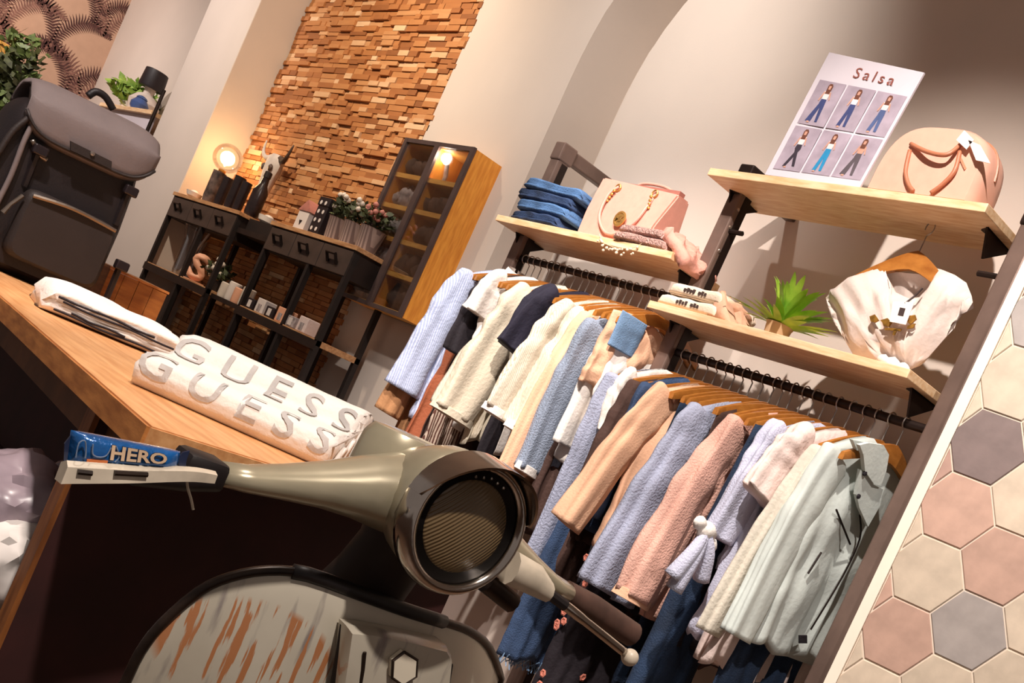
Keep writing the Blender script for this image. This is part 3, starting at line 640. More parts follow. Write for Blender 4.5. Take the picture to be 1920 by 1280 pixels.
obj('cloth', loft(B(), [[V(-2.37+.09*u+.006*math.sin(k), 2.33+.12*k/9, ZM+.085*(1-u)**1.1+.006*math.sin(k*2+u*4)) for k in range(10)]+[V(-2.37+.09*u-.01, 2.33+.12*k/9, ZM+.001) for k in range(9, -1, -1)] for u in [j/9 for j in range(10)]]), 'coralfold', cv, smooth=True)
mat('fernleaf', (176, 206, 70), rough=.45, var=.3, scale=14, rgb2=(110, 160, 40)); mat('fernpot', (206, 170, 130), rough=.8, var=.1)
fp = thing('potted_fern', 'small bright green fern in a pot on the middle shelf', 'plant', (-2.16, 2.40, ZM))
fc = V(-2.16, 2.40, ZM)
obj('pot', lathe(B(), fc, [(.034, 0), (.04, .04), (.043, .045), (.038, .045), (.0, .042)], 18), 'fernpot', fp, smooth='auto')
def blade(bm, base, dirv, ln, wd, up, droop, n=7):
    s = dirv.cross(V(0, 0, 1)); s = s.normalized() if s.length > .01 else V(1, 0, 0); rows = []
    for i in range(n+1):
        t = i/n; p = base + dirv*ln*t + V(0, 0, up*t-droop*t*t); wdt = wd*math.sin(math.pi*(.12+.88*t))**.8*(1-t*.3)+.0006
        rows.append([bm.verts.new(p-s*wdt), bm.verts.new(p+V(0, 0, -.15*wdt)), bm.verts.new(p+s*wdt)])
    for a, b in zip(rows, rows[1:]):
        bm.faces.new((a[0], a[1], b[1], b[0])); bm.faces.new((a[1], a[2], b[2], b[1]))
    return bm
rl = random.Random(6)
for k in range(56):
    a = 2*math.pi*k/56*2.4+rl.uniform(-.3, .3); el = rl.choice((.25, .6, 1.1)); ln = rl.uniform(.15, .23)
    obj('leaf', blade(B(), fc+V(0, 0, .035), V(math.cos(a), math.sin(a)*.7, 0), ln*(1.1-el*.6), rl.uniform(.013, .021), ln*el*.95+.012, .35*ln*el+.012), 'fernleaf', fp, smooth=True, recalc=False)

# sheer white tee on a hanger under the top shelf
YT = 2.44
fab('sheer', (232, 214, 204), var=.04, alpha=.93, bump=.15); mat('goldprint', (176, 128, 52), rough=.4, metal=.4, var=.3, scale=60)
ht = make_hanger('coat_hanger', 'single honey wooden hanger hooked under the top shelf', None, 'hangerwood'); ht.location = (-1.85, YT, 2.098); ht.rotation_euler = (0, 0, R(90)); ht.scale = (1, .80, 1.1)
te = thing('tee_shirt', 'sheer white knotted tee with gold lettering hanging above the middle shelf', 'shirt', (-1.845, YT, 1.70))
outl = [(1657, 497), (1620, 510), (1590, 520), (1565, 540), (1548, 558), (1562, 572), (1570, 588), (1578, 600), (1585, 640), (1600, 665), (1640, 680), (1665, 672), (1700, 695), (1712, 690), (1740, 670), (1775, 630), (1785, 610), (1795, 600), (1800, 590), (1826, 578), (1822, 555), (1812, 530), (1790, 515), (1765, 505)]
cen = V(0, 0, 0); PO = [PY(x, y, YT) for x, y in outl]
neckf = [(1757, 503), (1745, 535), (1728, 556), (1705, 560), (1680, 548), (1662, 525)]
full = PO + [PY(x, y, YT) for x, y in neckf]
def puff(pts, front):
    bm = B(); f = bm.faces.new([bm.verts.new(p) for p in pts]); bmesh.ops.triangulate(bm, faces=[f])
    for _ in range(3):
        bmesh.ops.subdivide_edges(bm, edges=[e for e in bm.edges if e.calc_length() > .03], cuts=1, use_grid_fill=True)
        bmesh.ops.triangulate(bm, faces=[f for f in bm.faces if len(f.verts) > 3])
    bl_ = {e for e in bm.edges if e.is_boundary}; bv = {v for e in bl_ for v in e.verts}; base = PY(1690, 690, YT)
    for v in bm.verts:
        if v in bv: continue
        d = v.co-base; an = math.atan2(d.x, max(d.z, .01))
        dist = min((v.co-b.co).length for b in bv)
        v.co.y += front*min(dist*1.4, .05) + front*.006*math.sin(an*26)*min(1, dist*20)
    return bm
obj('front', puff(full, -1), 'sheer', te, smooth=True, recalc=False)
bk = PO + [PY(x, y, YT) for x, y in ((1757, 503), (1748, 516), (1700, 512), (1665, 508))]
obj('back', puff(bk, 1), 'sheer', te, smooth=True, recalc=False)
kc = PY(1672, 682, YT-.03)
for dx, dz, r_ in ((0, 0, .022), (.035, -.004, .018), (-.03, .006, .016), (.06, -.018, .012)):
    obj('knot', ball(B(), kc+V(dx, 0, dz), r_, 1.3, .8, .8, 2, .4), 'white', te, smooth=True)
YL = YT-.072
def onT(px, py): return PY(px, py, YL)
bmT = [((1630, 593), (1640, 589), (1648, 600), (1640, 604), (1632, 602)), ((1650, 600), (1664, 596), (1672, 604), (1666, 612), (1656, 610), (1654, 604)), ((1660, 614), (1690, 616), (1688, 620), (1658, 618)), ((1676, 618), (1681, 618), (1677, 628), (1673, 627)), ((1700, 592), (1716, 590), (1718, 598), (1706, 608), (1700, 602)), ((1702, 610), (1716, 606), (1712, 614), (1700, 616))]
for pts in bmT: obj('gold_lettering', prism(B(), [onT(x, y) for x, y in pts], (0, .004, 0)), 'goldprint', te)
sg = obj('price_tag', prism(B(), [onT(x, y)-V(0, .012, 0) for x, y in ((1678, 568), (1718, 570), (1702, 612), (1672, 606))], (0, .002, 0)), 'tagwhite', te)
obj('barcode', prism(B(), [onT(x, y)-V(0, .0135, 0) for x, y in ((1692, 580), (1702, 582), (1698, 596), (1688, 594))], (0, .001, 0)), 'inkdark', sg)
obj('string', tube(B(), [onT(1700, 572)-V(0, .01, 0), onT(1715, 555), onT(1730, 540)], .003, 6), 'inkdark', sg)

# ================================================================ DISPLAY CASE on the front wall
wood('casewood', (236, 160, 62), (212, 132, 44), (14, 14, 2)); wood('casewood_h', (246, 190, 100), (222, 156, 70), (2, 14, 14)); mat('caseframe', (92, 74, 70), rough=.45, metal=.3, var=.1); mat('caseback', (52, 32, 22), rough=.8)
glassmat('glass', .05); glassmat('bulbglass', .10); glassmat('clearglass', .22); fab('scarfgrey', (186, 172, 170), var=.3, scale=40); fab('scarfbrown', (92, 66, 52), var=.3, scale=30); fab('scarfwhite', (226, 216, 210), var=.25, scale=60)
dc = thing('display_case', 'orange-sided wooden scarf display case with ten glazed compartments', 'cabinet', (-4.72, 2.67, 1.4))
X0, X1, Y0, Z0, Z1 = -5.03, -4.415, 2.596, 1.392, 2.203
obj('side_panel', bx(X1-.022, Y0, Z0, X1, 2.75, Z1), 'casewood', dc); obj('side_panel', bx(X0, Y0, Z0, X0+.02, 2.75, Z1), 'casewood', dc)
obj('back_panel', bx(X0+.02, 2.738, Z0, X1-.022, 2.749, Z1), 'caseback', dc)
obj('top_panel', bx(X0+.02, Y0, Z1-.02, X1-.022, 2.738, Z1), 'casewood_h', dc); obj('bottom_panel', bx(X0+.02, Y0, Z0, X1-.022, 2.738, Z0+.02), 'casewood_h', dc)
XM = (X0+X1)/2
obj('divider', bx(XM-.012, Y0+.004, Z0+.02, XM+.012, 2.738, Z1-.02), 'casewood', dc)
for xa in (X0-.004, X1-.024): obj('door_stile', bx(xa, Y0-.014, Z0-.004, xa+.028, Y0, Z1+.004), 'caseframe', dc)
obj('door_stile', bx(XM-.022, Y0-.014, Z0, XM+.022, Y0, Z1), 'caseframe', dc)
for zz in (Z0-.004, Z1-.016): obj('door_rail', bx(X0+.024, Y0-.013, zz, X1-.024, Y0, zz+.02), 'caseframe', dc)
rsf = random.Random(21); hh = (Z1-Z0-.04)/5
for c in range(2):
    a, b = (X0+.02, XM-.012) if c == 0 else (XM+.012, X1-.022)
    for r in range(5):
        zz = Z0+.02+hh*r
        if r: obj('shelf', bx(a, Y0+.004, zz-.011, b, 2.738, zz+.011), 'casewood_h', dc)
        mm = ('scarfwhite', 'scarfgrey', 'scarfgrey', 'scarfgrey', 'scarfbrown')[r] if c == 0 else ('scarfbrown', 'scarfbrown', 'scarfbrown', 'scarfbrown', 'caseback')[r]
        if c == 1 and r == 4: continue
        s = thing('scarf', '%s folded scarf, %s compartment up of the %s column in the display case' % (('white-patterned', 'grey', 'grey', 'grey', 'brown')[r] if c == 0 else 'dark brown', ('lowest', 'second', 'third', 'fourth', 'top')[r], ('left', 'right')[c]), 'scarf', ((a+b)/2, 2.67, zz+.011), 0, 'scarves in the display case')
        bm = B(); L = []
        for q in range(6):
            cx = a+.04+(b-a-.08)*q/5; ball(bm, (cx, 2.665+rsf.uniform(-.01, .02), zz+.012+.045+rsf.uniform(-.01, .02)), .052, .62, 1.0, .85+rsf.uniform(0, .35), 2, .5, 14)
        for v in bm.verts: v.co.x = min(max(v.co.x, a+.004), b-.004); v.co.z = min(max(v.co.z, zz+.012), zz+hh-.014); v.co.y = min(max(v.co.y, Y0+.01), 2.735)
        obj('cloth', bm, mm, s, smooth=True)
    obj('glass_pane', bx(a+.006, Y0-.004, Z0+.018, b-.006, Y0-.001, Z1-.018), 'glass', dc)
mat('reflectionwhite', (255, 248, 236), emit=9, var=0)  # glowing white that stands in for a spot reflected in the glass
ld = thing('reflection_glow', 'small round glow in place of a glass reflection, top right compartment of the display case', 'lamp', (-4.56, 2.66, 2.10))
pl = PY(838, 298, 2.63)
obj('bulb', ball(B(), pl, .026, 1, .6, 1.1, 2), 'reflectionwhite', ld, smooth=True)  # made-up glowing ball for that reflection, with a stand below
cl_ = bpy.data.lights.new('added_case_light', 'POINT'); cl_.energy = 1.2; cl_.color = (1, .9, .75); cl_.shadow_soft_size = .03; co_ = bpy.data.objects.new('added_case_light', cl_); col.objects.link(co_); co_.location = pl+V(0, -.025, 0)  # added fill light, brightens the inside of the case
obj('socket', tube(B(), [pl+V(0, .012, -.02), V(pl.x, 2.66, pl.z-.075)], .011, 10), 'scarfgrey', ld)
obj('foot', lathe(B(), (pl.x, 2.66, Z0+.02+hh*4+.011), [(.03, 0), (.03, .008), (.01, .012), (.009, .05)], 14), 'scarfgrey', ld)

# ================================================================ STEEL CONSOLE SHELVES before the timber cladding
mat('console', (46, 33, 28), rough=.5, metal=.3, var=.2, scale=10); mat('consoledark', (34, 22, 18), rough=.6, var=.2); mat('drawerfront', (74, 58, 50), rough=.55, var=.12); wood('consoletop', (206, 158, 112), (170, 118, 76), (2, 14, 14)); mat('pull', (40, 30, 26), rough=.4, metal=.5)
YF, YB = 2.455, 2.70
def console(label, x0, x1, zt, zs):
    c = thing('console_shelf', label, 'shelf unit', ((x0+x1)/2, 2.57, 0))
    for px in (x0, (x0+x1)/2+.06, x1-.028):
        for py in (YF, YB-.026):
            if px not in (x0, x1-.028) and py == YF and False: continue
            obj('upright', bx(px, py, 0, px+.028, py+.026, zt-.02), 'consoledark', c)
    obj('top_board', bx(x0-.01, YF-.01, zt-.022, x1+.01, YB, zt, bev=.002), 'consoletop', c)
    obj('drawer_case', bx(x0+.002, YF+.012, zt-.155, x1-.002, YB, zt-.022), 'console', c)
    w3 = (x1-x0-.02)/3
    for k in range(3):
        a = x0+.01+w3*k; d = obj('drawer', bx(a+.004, YF-.004, zt-.15, a+w3-.004, YF+.012, zt-.03, bev=.002), 'drawerfront', c)
        cx = a+w3/2; zc = zt-.09
        obj('pull', tube(B(), [(cx-.045, YF-.006, zc-.02), (cx-.045, YF-.03, zc+.022), (cx+.045, YF-.03, zc+.022), (cx+.045, YF-.006, zc-.02)], .008, 6), 'pull', d)
    obj('shelf_board', bx(x0, YF, zs-.03, x1, YB, zs, bev=.002), 'consoletop', c); obj('shelf_edge', bx(x0-.002, YF-.006, zs-.05, x1+.002, YF, zs-.006), 'console', c)
    obj('shelf_board', bx(x0, YF, .55, x1, YB, .58), 'consoledark', c)
    return c
console('dark steel console with three drawers beside the white pillar', -7.19, -6.17, 1.612, 1.155)
console('dark steel console with three drawers left of the display case', -5.72, -4.775, 1.612, 1.145)
bd = thing('link_shelf', 'low dark bridging shelf between the two consoles', 'shelf', (-5.95, 2.6, 1.14))
obj('board', bx(-6.165, YF+.03, 1.115, -5.725, YB, 1.14), 'console', bd); obj('board', bx(-6.165, YF+.02, 1.50, -5.725, YB, 1.53), 'console', bd); obj('dark_box', bx(-6.14, YF+.05, 1.53, -5.78, YB-.03, 1.60), 'consoledark', bd)

# on the left console
zc = 1.612
eb = thing('filament_lamp', 'glowing filament globe bulb lamp on the left console', 'lamp', (-6.95, 2.6, zc))
mat('filament', (255, 214, 150), emit=14, var=0); mat('brass', (180, 130, 70), rough=.3, metal=.9)
bc = PY(427, 297, 2.58)
obj('globe', ball(B(), bc+V(0, 0, .0), .088, 1, 1, 1, 3), 'bulbglass', eb, smooth=True)
obj('filament', ball(B(), bc+V(0, 0, -.01), .024, .6, .6, 1.8, 2), 'filament', eb, smooth=True)
obj('socket', tube(B(), [bc+V(0, 0, -.15), bc+V(0, 0, -.075)], [.024, .022], 12), 'brass', eb)
obj('base', bx(bc.x-.035, bc.y-.035, zc+.0005, bc.x+.035, bc.y+.035, bc.z-.15, bev=.006), 'consoledark', eb)
pt = bpy.data.lights.new('bulb_light', 'POINT'); pt.energy = 5; pt.color = (1, .62, .28); pt.shadow_soft_size = .05
po_ = bpy.data.objects.new('bulb_light', pt); col.objects.link(po_); po_.location = bc+V(0, -.0, .0)
mat('mugblack', (44, 32, 32), rough=.25, var=.2, scale=20); mat('marble', (120, 100, 92), rough=.4, var=.4, scale=25)
for px, lb, r_, h_, m_ in ((396, 'marbled dark canister left of the bulb lamp', .038, .19, 'marble'), (414, 'black glossy cup just right of the marbled canister', .030, .17, 'mugblack'), (433, 'tall black glossy cup in the middle of the left console', .032, .19, 'mugblack'), (447, 'black slim cup at the right of the cup row', .028, .17, 'mugblack')):
    p = PY(px, 362+(px-396)*.42, 2.50); q = thing('cup', lb, 'cup', (p.x, 2.5, zc+.0005))
    obj('vessel', lathe(B(), (p.x, 2.5, zc+.0005), [(r_*.85, 0), (r_, h_*.2), (r_, h_), (r_*.86, h_), (r_*.8, h_*.9)], 16), m_, q, smooth='auto'); obj('rim', lathe(B(), (p.x, 2.5, zc+h_), [(r_*1.02, 0), (r_*1.02, .006), (r_*.86, .006)], 16), m_, q)
bt = thing('bottle', 'slim black bottle standing at the right end of the left console', 'bottle', (-6.2, 2.53, zc+.0005))
obj('glass_body', lathe(B(), (-6.21, 2.53, zc+.0005), [(.036, 0), (.042, .02), (.042, .15), (.022, .19), (.018, .23), (.02, .235)], 16), 'mugblack', bt, smooth='auto'); obj('stopper', lathe(B(), (-6.21, 2.53, zc+.235), [(.021, 0), (.021, .03), (.015, .035)], 12), 'consoledark', bt)
mat('porcelain', (236, 224, 212), rough=.3, var=.04)
wd_ = thing('dish', 'small white dish at the left end of the left console', 'dish', (-7.0, 2.5, zc+.0005)); obj('bowl', lathe(B(), (-7.0, 2.49, zc+.0005), [(.025, 0), (.04, .01), (.048, .035), (.042, .035), (.02, .012)], 16), 'porcelain', wd_, smooth='auto'); obj('soap', ball(B(), (-7.0, 2.49, zc+.035), .025, 1.3, 1, .6, 2), 'porcelain', wd_, smooth=True)
wd2 = thing('dish', 'small white dish on the bridging shelf by the black bottle', 'dish', (-6.0, 2.55, 1.6005)); obj('bowl', lathe(B(), (-6.02, 2.55, 1.6005), [(.03, 0), (.05, .012), (.055, .04), (.048, .04), (.02, .015)], 16), 'porcelain', wd2, smooth='auto'); obj('soap', ball(B(), (-6.02, 2.55, 1.64), .026, 1.3, 1, .6, 2), 'porcelain', wd2, smooth=True)
# cow skull on the cladding
mat('bone', (216, 202, 190), rough=.7, var=.1, scale=20); mat('hornbrown', (86, 64, 50), rough=.5, var=.2)
sk = thing('cow_skull', 'white cow skull with dark-tipped horns fixed on the timber cladding', 'wall decoration', (-6.55, 2.69, 1.9))
SX, SY, SZ = PY(505, 330, 2.68)
obj('skull', loft(B(), [[V(SX+a*w*math.cos(t)+dx, SY+.045*d*math.sin(t), SZ+z) for t in [2*math.pi*k/12 for k in range(12)] for a in (1,)] for z, w, d, dx in ((.13, .05, .6, 0), (.10, .085, .9, 0), (.04, .08, 1, 0), (-.02, .055, .9, 0), (-.10, .04, .8, 0), (-.15, .035, .6, 0))]), 'bone', sk, smooth='auto')
for s in (-1, 1):
    obj('horn', tube(B(), smoothcurve([(SX+s*.06, SY, SZ+.11), (SX+s*.12, SY-.01, SZ+.10), (SX+s*.17, SY-.02, SZ+.13), (SX+s*.19, SY-.02, SZ+.20)], 4), [.022-.0015*k for k in range(13)], 8), 'bone' if s < 0 else 'hornbrown', sk, smooth=True)
    obj('eye_socket', ball(B(), (SX+s*.05, SY-.036, SZ+.04), .022, 1, .5, 1, 2), 'hornbrown', sk, smooth=True)
# on the right console
mat('boxwhite', (226, 214, 206), rough=.7, var=.04); mat('dotblack', (30, 20, 24), rough=.5); mat('potlined', (172, 150, 140), rough=.7, var=.1, stripe=((45, 0, 0), (120, 100, 94), .45)); mat('foliage', (84, 92, 52), rough=.6, var=.35, scale=30); mat('flowerwhite', (230, 214, 196), var=.1); mat('flowerrose', (206, 132, 116), var=.2)
def leafcluster(name, c, r, n, m, parent, seed=0, ls=.03, squash=.8):
    bm = B(); q = random.Random(seed)
    for k in range(n):
        d = V(q.gauss(0, 1), q.gauss(0, 1), q.gauss(0, 1)).normalized(); p = Vector(c)+V(d.x, d.y, d.z*squash)*r*q.uniform(.35, 1); e = V(q.uniform(-1, 1), q.uniform(-1, 1), q.uniform(-.4, 1)).normalized()
        s = e.cross(d); s = s.normalized() if s.length > .1 else V(1, 0, 0); L_ = ls*q.uniform(.7, 1.3)
        bm.faces.new([bm.verts.new(p), bm.verts.new(p+e*L_*.5+s*L_*.3), bm.verts.new(p+e*L_), bm.verts.new(p+e*L_*.5-s*L_*.3)])
    return obj(name, bm, m, parent, recalc=False)
z2 = 1.6125
hb = thing('keepsake_box', 'white little house box at the left of the right console', 'box', (-5.49, 2.52, z2)); obj('box_body', bx(-5.55, 2.48, z2, -5.43, 2.56, z2+.10), 'boxwhite', hb); obj('roof', prism(B(), [V(-5.56, 2.475, z2+.10), V(-5.42, 2.475, z2+.10), V(-5.49, 2.475, z2+.16)], (0, .09, 0)), 'flowerrose', hb); obj('heart', prism(B(), [V(-5.505, 2.479, z2+.05), V(-5.475, 2.479, z2+.05), V(-5.49, 2.479, z2+.025)], (0, -.002, 0)), 'dotblack', hb)
tb = thing('gift_box', 'black gift box with white dots on the right console', 'box', (-5.34, 2.54, z2)); obj('box_body', bx(-5.40, 2.49, z2, -5.29, 2.59, z2+.19, bev=.003), 'dotblack', tb); obj('lid', bx(-5.405, 2.485, z2+.15, -5.285, 2.595, z2+.195, bev=.003), 'dotblack', tb)
for a in range(2):
    for b in range(4): obj('dot', lathe(B(), (-5.37+.05*a, 2.4895 if b < 3 else 2.4845, z2+.03+.045*b), [(.011, 0), (.011, .0015)], 10, V(0, -1, 0)), 'boxwhite', tb)
for i, (px, fm, lb) in enumerate(((-5.20, 'flowerwhite', 'ribbed grey pot of white flowers next to the dotted box'), (-5.04, 'flowerwhite', 'middle ribbed grey pot with green foliage on the right console'), (-4.87, 'flowerrose', 'ribbed pot with rose-coloured flowers nearest the display case'))):
    q = thing('flower_pot', lb, 'plant', (px, 2.54, z2), 0, 'flower pots on the right console'); obj('pot', lathe(B(), (px, 2.54, z2), [(.05, 0), (.062, .11), (.066, .115), (.056, .115), (.05, .09)], 18), 'potlined', q, smooth='auto')
    leafcluster('foliage', (px, 2.54, z2+.16), .075, 170, 'foliage', q, i, .035)
    bm = B(); qq = random.Random(40+i)
    for k in range(12): ball(bm, (px+qq.uniform(-.06, .06), 2.54+qq.uniform(-.06, .03), z2+.15+qq.uniform(0, .08)), .015, sub=1)
    obj('blossoms', bm, fm, q, smooth=True)
# lower shelves: vase, letter, jars, soaps
zs1 = 1.156; zs2 = 1.1455
vs = thing('glass_vase', 'tall clear glass vase on the lower shelf of the left console', 'vase', (-6.9, 2.56, zs1)); obj('glass_body', lathe(B(), (-6.9, 2.56, zs1), [(.045, 0), (.05, .02), (.055, .22), (.085, .31), (.08, .31), (.05, .22), (.04, .03)], 18), 'clearglass', vs, smooth='auto'); obj('dried_stem', tube(B(), [(-6.9, 2.56, zs1+.03), (-6.72, 2.56, zs1+.30)], .006, 6), 'bone', vs)
mat('letterpink', (240, 176, 140), rough=.5, var=.05)
le = thing('letter_ornament', 'coral pink standing letter S on the lower shelf', 'ornament', (-6.66, 2.49, zs1)); Lp = PY(357, 510, 2.47)
bm = B(); me = text_pts('S', .21, bold=.008); bm.from_mesh(me); bpy.data.meshes.remove(me)
for v in bm.verts: v.co = V(Lp.x+v.co.x*.55, 2.50+v.co.x*.83, v.co.y)
zmin = min(v.co.z for v in bm.verts)
for v in bm.verts: v.co.z += zs1+.006-zmin
ex = bmesh.ops.extrude_face_region(bm, geom=bm.faces[:]); [setattr(v, 'co', v.co+V(-.025, .016, 0)) for v in ex['geom'] if isinstance(v, bmesh.types.BMVert)]
obj('letter', bm, 'letterpink', le); obj('plinth', bx(Lp.x-.05, 2.462, zs1, Lp.x+.04, 2.552, zs1+.006), 'letterpink', le)
fb = thing('posy', 'small posy of cream flowers and leaves beside the pink letter', 'plant', (-6.33, 2.56, zs1)); obj('pot', lathe(B(), (-6.33, 2.56, zs1), [(.04, 0), (.05, .06), (.045, .06)], 14), 'consoledark', fb); leafcluster('foliage', (-6.33, 2.56, zs1+.1), .09, 170, 'foliage', fb, 5, .04)
bm = B()
for k in range(9): ball(bm, (-6.33+rsf.uniform(-.08, .08), 2.52+rsf.uniform(-.03, .02), zs1+.08+rsf.uniform(-.02, .10)), .018, sub=1)
obj('blossoms', bm, 'flowerwhite', fb, smooth=True)
for i, px in enumerate((-6.09, -5.99, -5.90, -5.80)):
    q = thing('candle_jar', ('first', 'second', 'third', 'fourth')[i]+' small cream candle jar from the left on the bridging shelf', 'candle', (px, 2.52, 1.1405), 0, 'candle jars on the bridging shelf'); obj('jar', lathe(B(), (px, 2.52, 1.1405), [(.032, 0), (.035, .01), (.035, .08+.02*(i % 2)), (.03, .085+.02*(i % 2))], 14), ('flowerwhite', 'porcelain', 'letterpink', 'flowerwhite')[i], q, smooth='auto'); obj('wick', tube(B(), [(px, 2.52, 1.2), (px, 2.52, 1.245)], .002, 5), 'dotblack', q)
sc_ = [('dotblack', 'black'), ('boxwhite', 'white'), ('dotblack', 'second black'), ('letterpink', 'pink'), ('scarfgrey', 'grey'), ('palepink', 'pale pink')]
for i, (m_, nm) in enumerate(sc_):
    px = -5.62+.125*i; q = thing('soap_box', nm+' soap packet in the row on the lower shelf of the right console', 'box', (px, 2.50, zs2), 0, 'soap packets'); obj('packet', bx(px-.05, 2.465, zs2, px+.045, 2.53, zs2+.055+.02*(i % 2), bev=.004), m_, q); obj('label_band', bx(px-.022, 2.4635, zs2+.008, px+.018, 2.4645, zs2+.045), 'boxwhite' if i % 2 == 0 else 'scarfgrey', q)

# ================================================================ COUNTER
wood('counterwood', (232, 176, 120), (206, 144, 90), (2, 16, 16), rough=.45, scale=4); wood('counteredge', (204, 134, 70), (160, 96, 44), (3, 3, 18), rough=.5, scale=5); wood('panelwood', (150, 92, 46), (110, 62, 28), (12, 12, 2)); mat('counterdark', (58, 22, 20), rough=.7, var=.15); mat('apronbrown', (112, 70, 38), rough=.6, var=.2)
ZC = .965
CA = V(-1.205, .483, 0); dl = V(math.cos(R(176)), math.sin(R(176)), 0); dr = V(math.cos(R(105)), math.sin(R(105)), 0)
CB = CA+dl*3.3; CD = CA+dr*.68; CC = CB+dr*.68
ct = thing('shop_counter', 'shop counter with thick honey oak top and dark body behind the scooter', 'counter', (-2.6, 1.0, 0))
bm = B(); prism(bm, [p+V(0, 0, ZC) for p in (CA, CB, CC, CD)], (0, 0, -.03)); bmesh.ops.bevel(bm, geom=[e for e in bm.edges], offset=.003, segments=2, affect='EDGES')
obj('worktop', bm, 'counterwood', ct)
# solid edge banding along the two visible sides
def band(a, b, nrm, m): 
    return obj('edge_band', prism(B(), [a+V(0, 0, ZC-.0325), b+V(0, 0, ZC-.0325), b+V(0, 0, ZC-.001), a+V(0, 0, ZC-.001)], nrm*.004), m, ct)
band(CA, CB, V(dl.y, -dl.x, 0) if V(dl.y, -dl.x, 0).y < 0 else V(-dl.y, dl.x, 0), 'counteredge'); band(CA, CD, V(1, .27, 0).normalized(), 'counterwood')
obj('apron', prism(B(), [p+V(0, 0, ZC-.033) for p in (CA+dl*.16+V(0, .03, 0), CB+V(0, .03, 0), CB+V(0, .055, 0), CA+dl*.16+V(0, .055, 0))], (0, 0, -.05)), 'apronbrown', ct)
pe = obj('end_panel', bx(-1.47, .515, 0, -1.442, 1.14, ZC-.0325), 'counterdark', ct); obj('panel_edge', bx(-1.473, .508, 0, -1.439, .515, ZC-.034), 'panelwood', pe)
obj('dark_backing', bx(-4.3, .95, .0, -1.475, 1.12, ZC-.034), 'counterdark', ct); obj('bottom_shelf', bx(-4.3, .62, .5, -1.475, .95, .52), 'counterdark', ct)  # dark box added to make the darkness under the counter

# crumpled carrier bags on the shelf under the counter
mat('plastic', (176, 158, 168), rough=.3, var=.15, scale=12)
for i, (px, py, r_, lb, X) in enumerate(((28, 955, .075, 'crumpled grey plastic bag stuffed under the counter', -1.72), (5, 1045, .06, 'white plastic bag below the grey one under the counter', -1.66))):
    c = PX(px, py, X); q = thing('carrier_bag', lb, 'bag', (c.x, c.y, c.z-r_))
    bm = ball(B(), c, r_*1.2, 1, 1.1, .95, 4, .0)
    for v in bm.verts:
        d = v.co-c; v.co = c+d*(1+.30*noise.noise(v.co*22+V(i*5, 0, 0))+.16*abs(noise.noise(v.co*55)))
    obj('film', bm, 'plastic' if i == 0 else 'tagwhite', q, smooth='auto')
    obj('knotted_end', tube(B(), smoothcurve([c+V(0, .03, r_*.9), c+V(.01, .05, r_*1.2), c+V(.0, .085, r_*1.05)], 4), [.012, .013, .014, .012, .01, .012, .014, .016, .018], 8), 'plastic' if i == 0 else 'tagwhite', q, smooth=True)

# wooden crate on the counter behind the backpack
wood('cratewood', (172, 108, 46), (138, 80, 30), (2, 2, 12), rough=.6)
cr = thing('wooden_crate', 'small brown wooden crate on the counter right of the backpack', 'crate', (-3.15, 1.06, ZC+.0005))
for k in range(4): obj('plank', bx(-3.11, .985+.0395*k, ZC+.0005, -3.10, .985+.0395*k+.038, 1.076), 'cratewood', cr)
for k in range(4): obj('plank', bx(-3.11-.045*(k+1), 1.133, ZC+.0005, -3.11-.045*k-.001, 1.143, 1.076), 'cratewood', cr); obj('plank', bx(-3.11-.045*(k+1), .985, ZC+.0005, -3.11-.045*k-.001, .995, 1.076), 'cratewood', cr)
obj('crate_lid', bx(-3.295, .982, 1.0765, -3.098, 1.146, 1.083, bev=.001), 'counteredge', cr)

# ---------------------------------------------------------------- folded white tees
te1 = folded('folded_tee', 'plain white folded tee with black piping in front of the backpack', 'shirt', (-2.37, .785, ZC+.0005), .26, .27, .058, 'white', R(80), 2, 2)
for zz, a0, a1, off in ((.036, -.11, .07, -.132), (.030, -.10, .11, -.134), (.010, -.11, .10, -.135), (.015, -.08, .02, -.135)):
    pts = [V(a0+(a1-a0)*k/10, off-.0025+.0015*math.sin(k*1.3), zz+.0012*math.sin(k*.9+zz*90)) for k in range(11)]
    obj('black_piping', tube(B(), [V(p.x, p.y, p.z) for p in pts], .0022, 5), 'black', te1)
# local -y faces world +x after the turn; lettered tee rolled towards the counter end
gt = thing('folded_tee', 'white folded tee with two rows of embossed grey letters near the counter end', 'shirt', (-1.56, .77, ZC+.0005))
GA = V(-1.568, .579, ZC+.001); gd = V(.628, .778, 0); gn = V(-.778, .628, 0)
cs = [(.006, 0), (-.006, .010), (-.010, .024), (-.004, .040), (.012, .049), (.05, .052), (.095, .054), (.112, .060), (.118, .074), (.128, .086), (.15, .092), (.22, .092), (.262, .086), (.275, .06), (.27, 0)]
def csm(s):     # point on the cross-section by arc length
    L_ = 0
    for (a, b) in zip(cs, cs[1:]):
        l = math.hypot(b[0]-a[0], b[1]-a[1])
        if s <= L_+l or b is cs[-1]:
            t = (s-L_)/l; nx, nz = -(b[1]-a[1])/l, (b[0]-a[0])/l
            return a[0]+(b[0]-a[0])*t, a[1]+(b[1]-a[1])*t, nx, nz
        L_ += l
GL = .285
fine = []
for a, b in zip(cs, cs[1:]):
    for k in range(3): fine.append((a[0]+(b[0]-a[0])*k/3, a[1]+(b[1]-a[1])*k/3))
fine.append(cs[-1]); rings = []
for i in range(31):
    u = i/30; sag = .0 if .03 < u < .97 else -.004
    rings.append([GA+gd*(GL*u+(.012*noise.noise(V(a*30, b*60, 1)) if i in (0, 30) else 0))+gn*a+V(0, 0, max(0, b*(1+sag*4)+.0012*noise.noise(V(u*9, a*22, 2))*(b > .02))) for a, b in fine])
obj('folded_cloth', loft(B(), rings), 'white', gt, smooth=True)
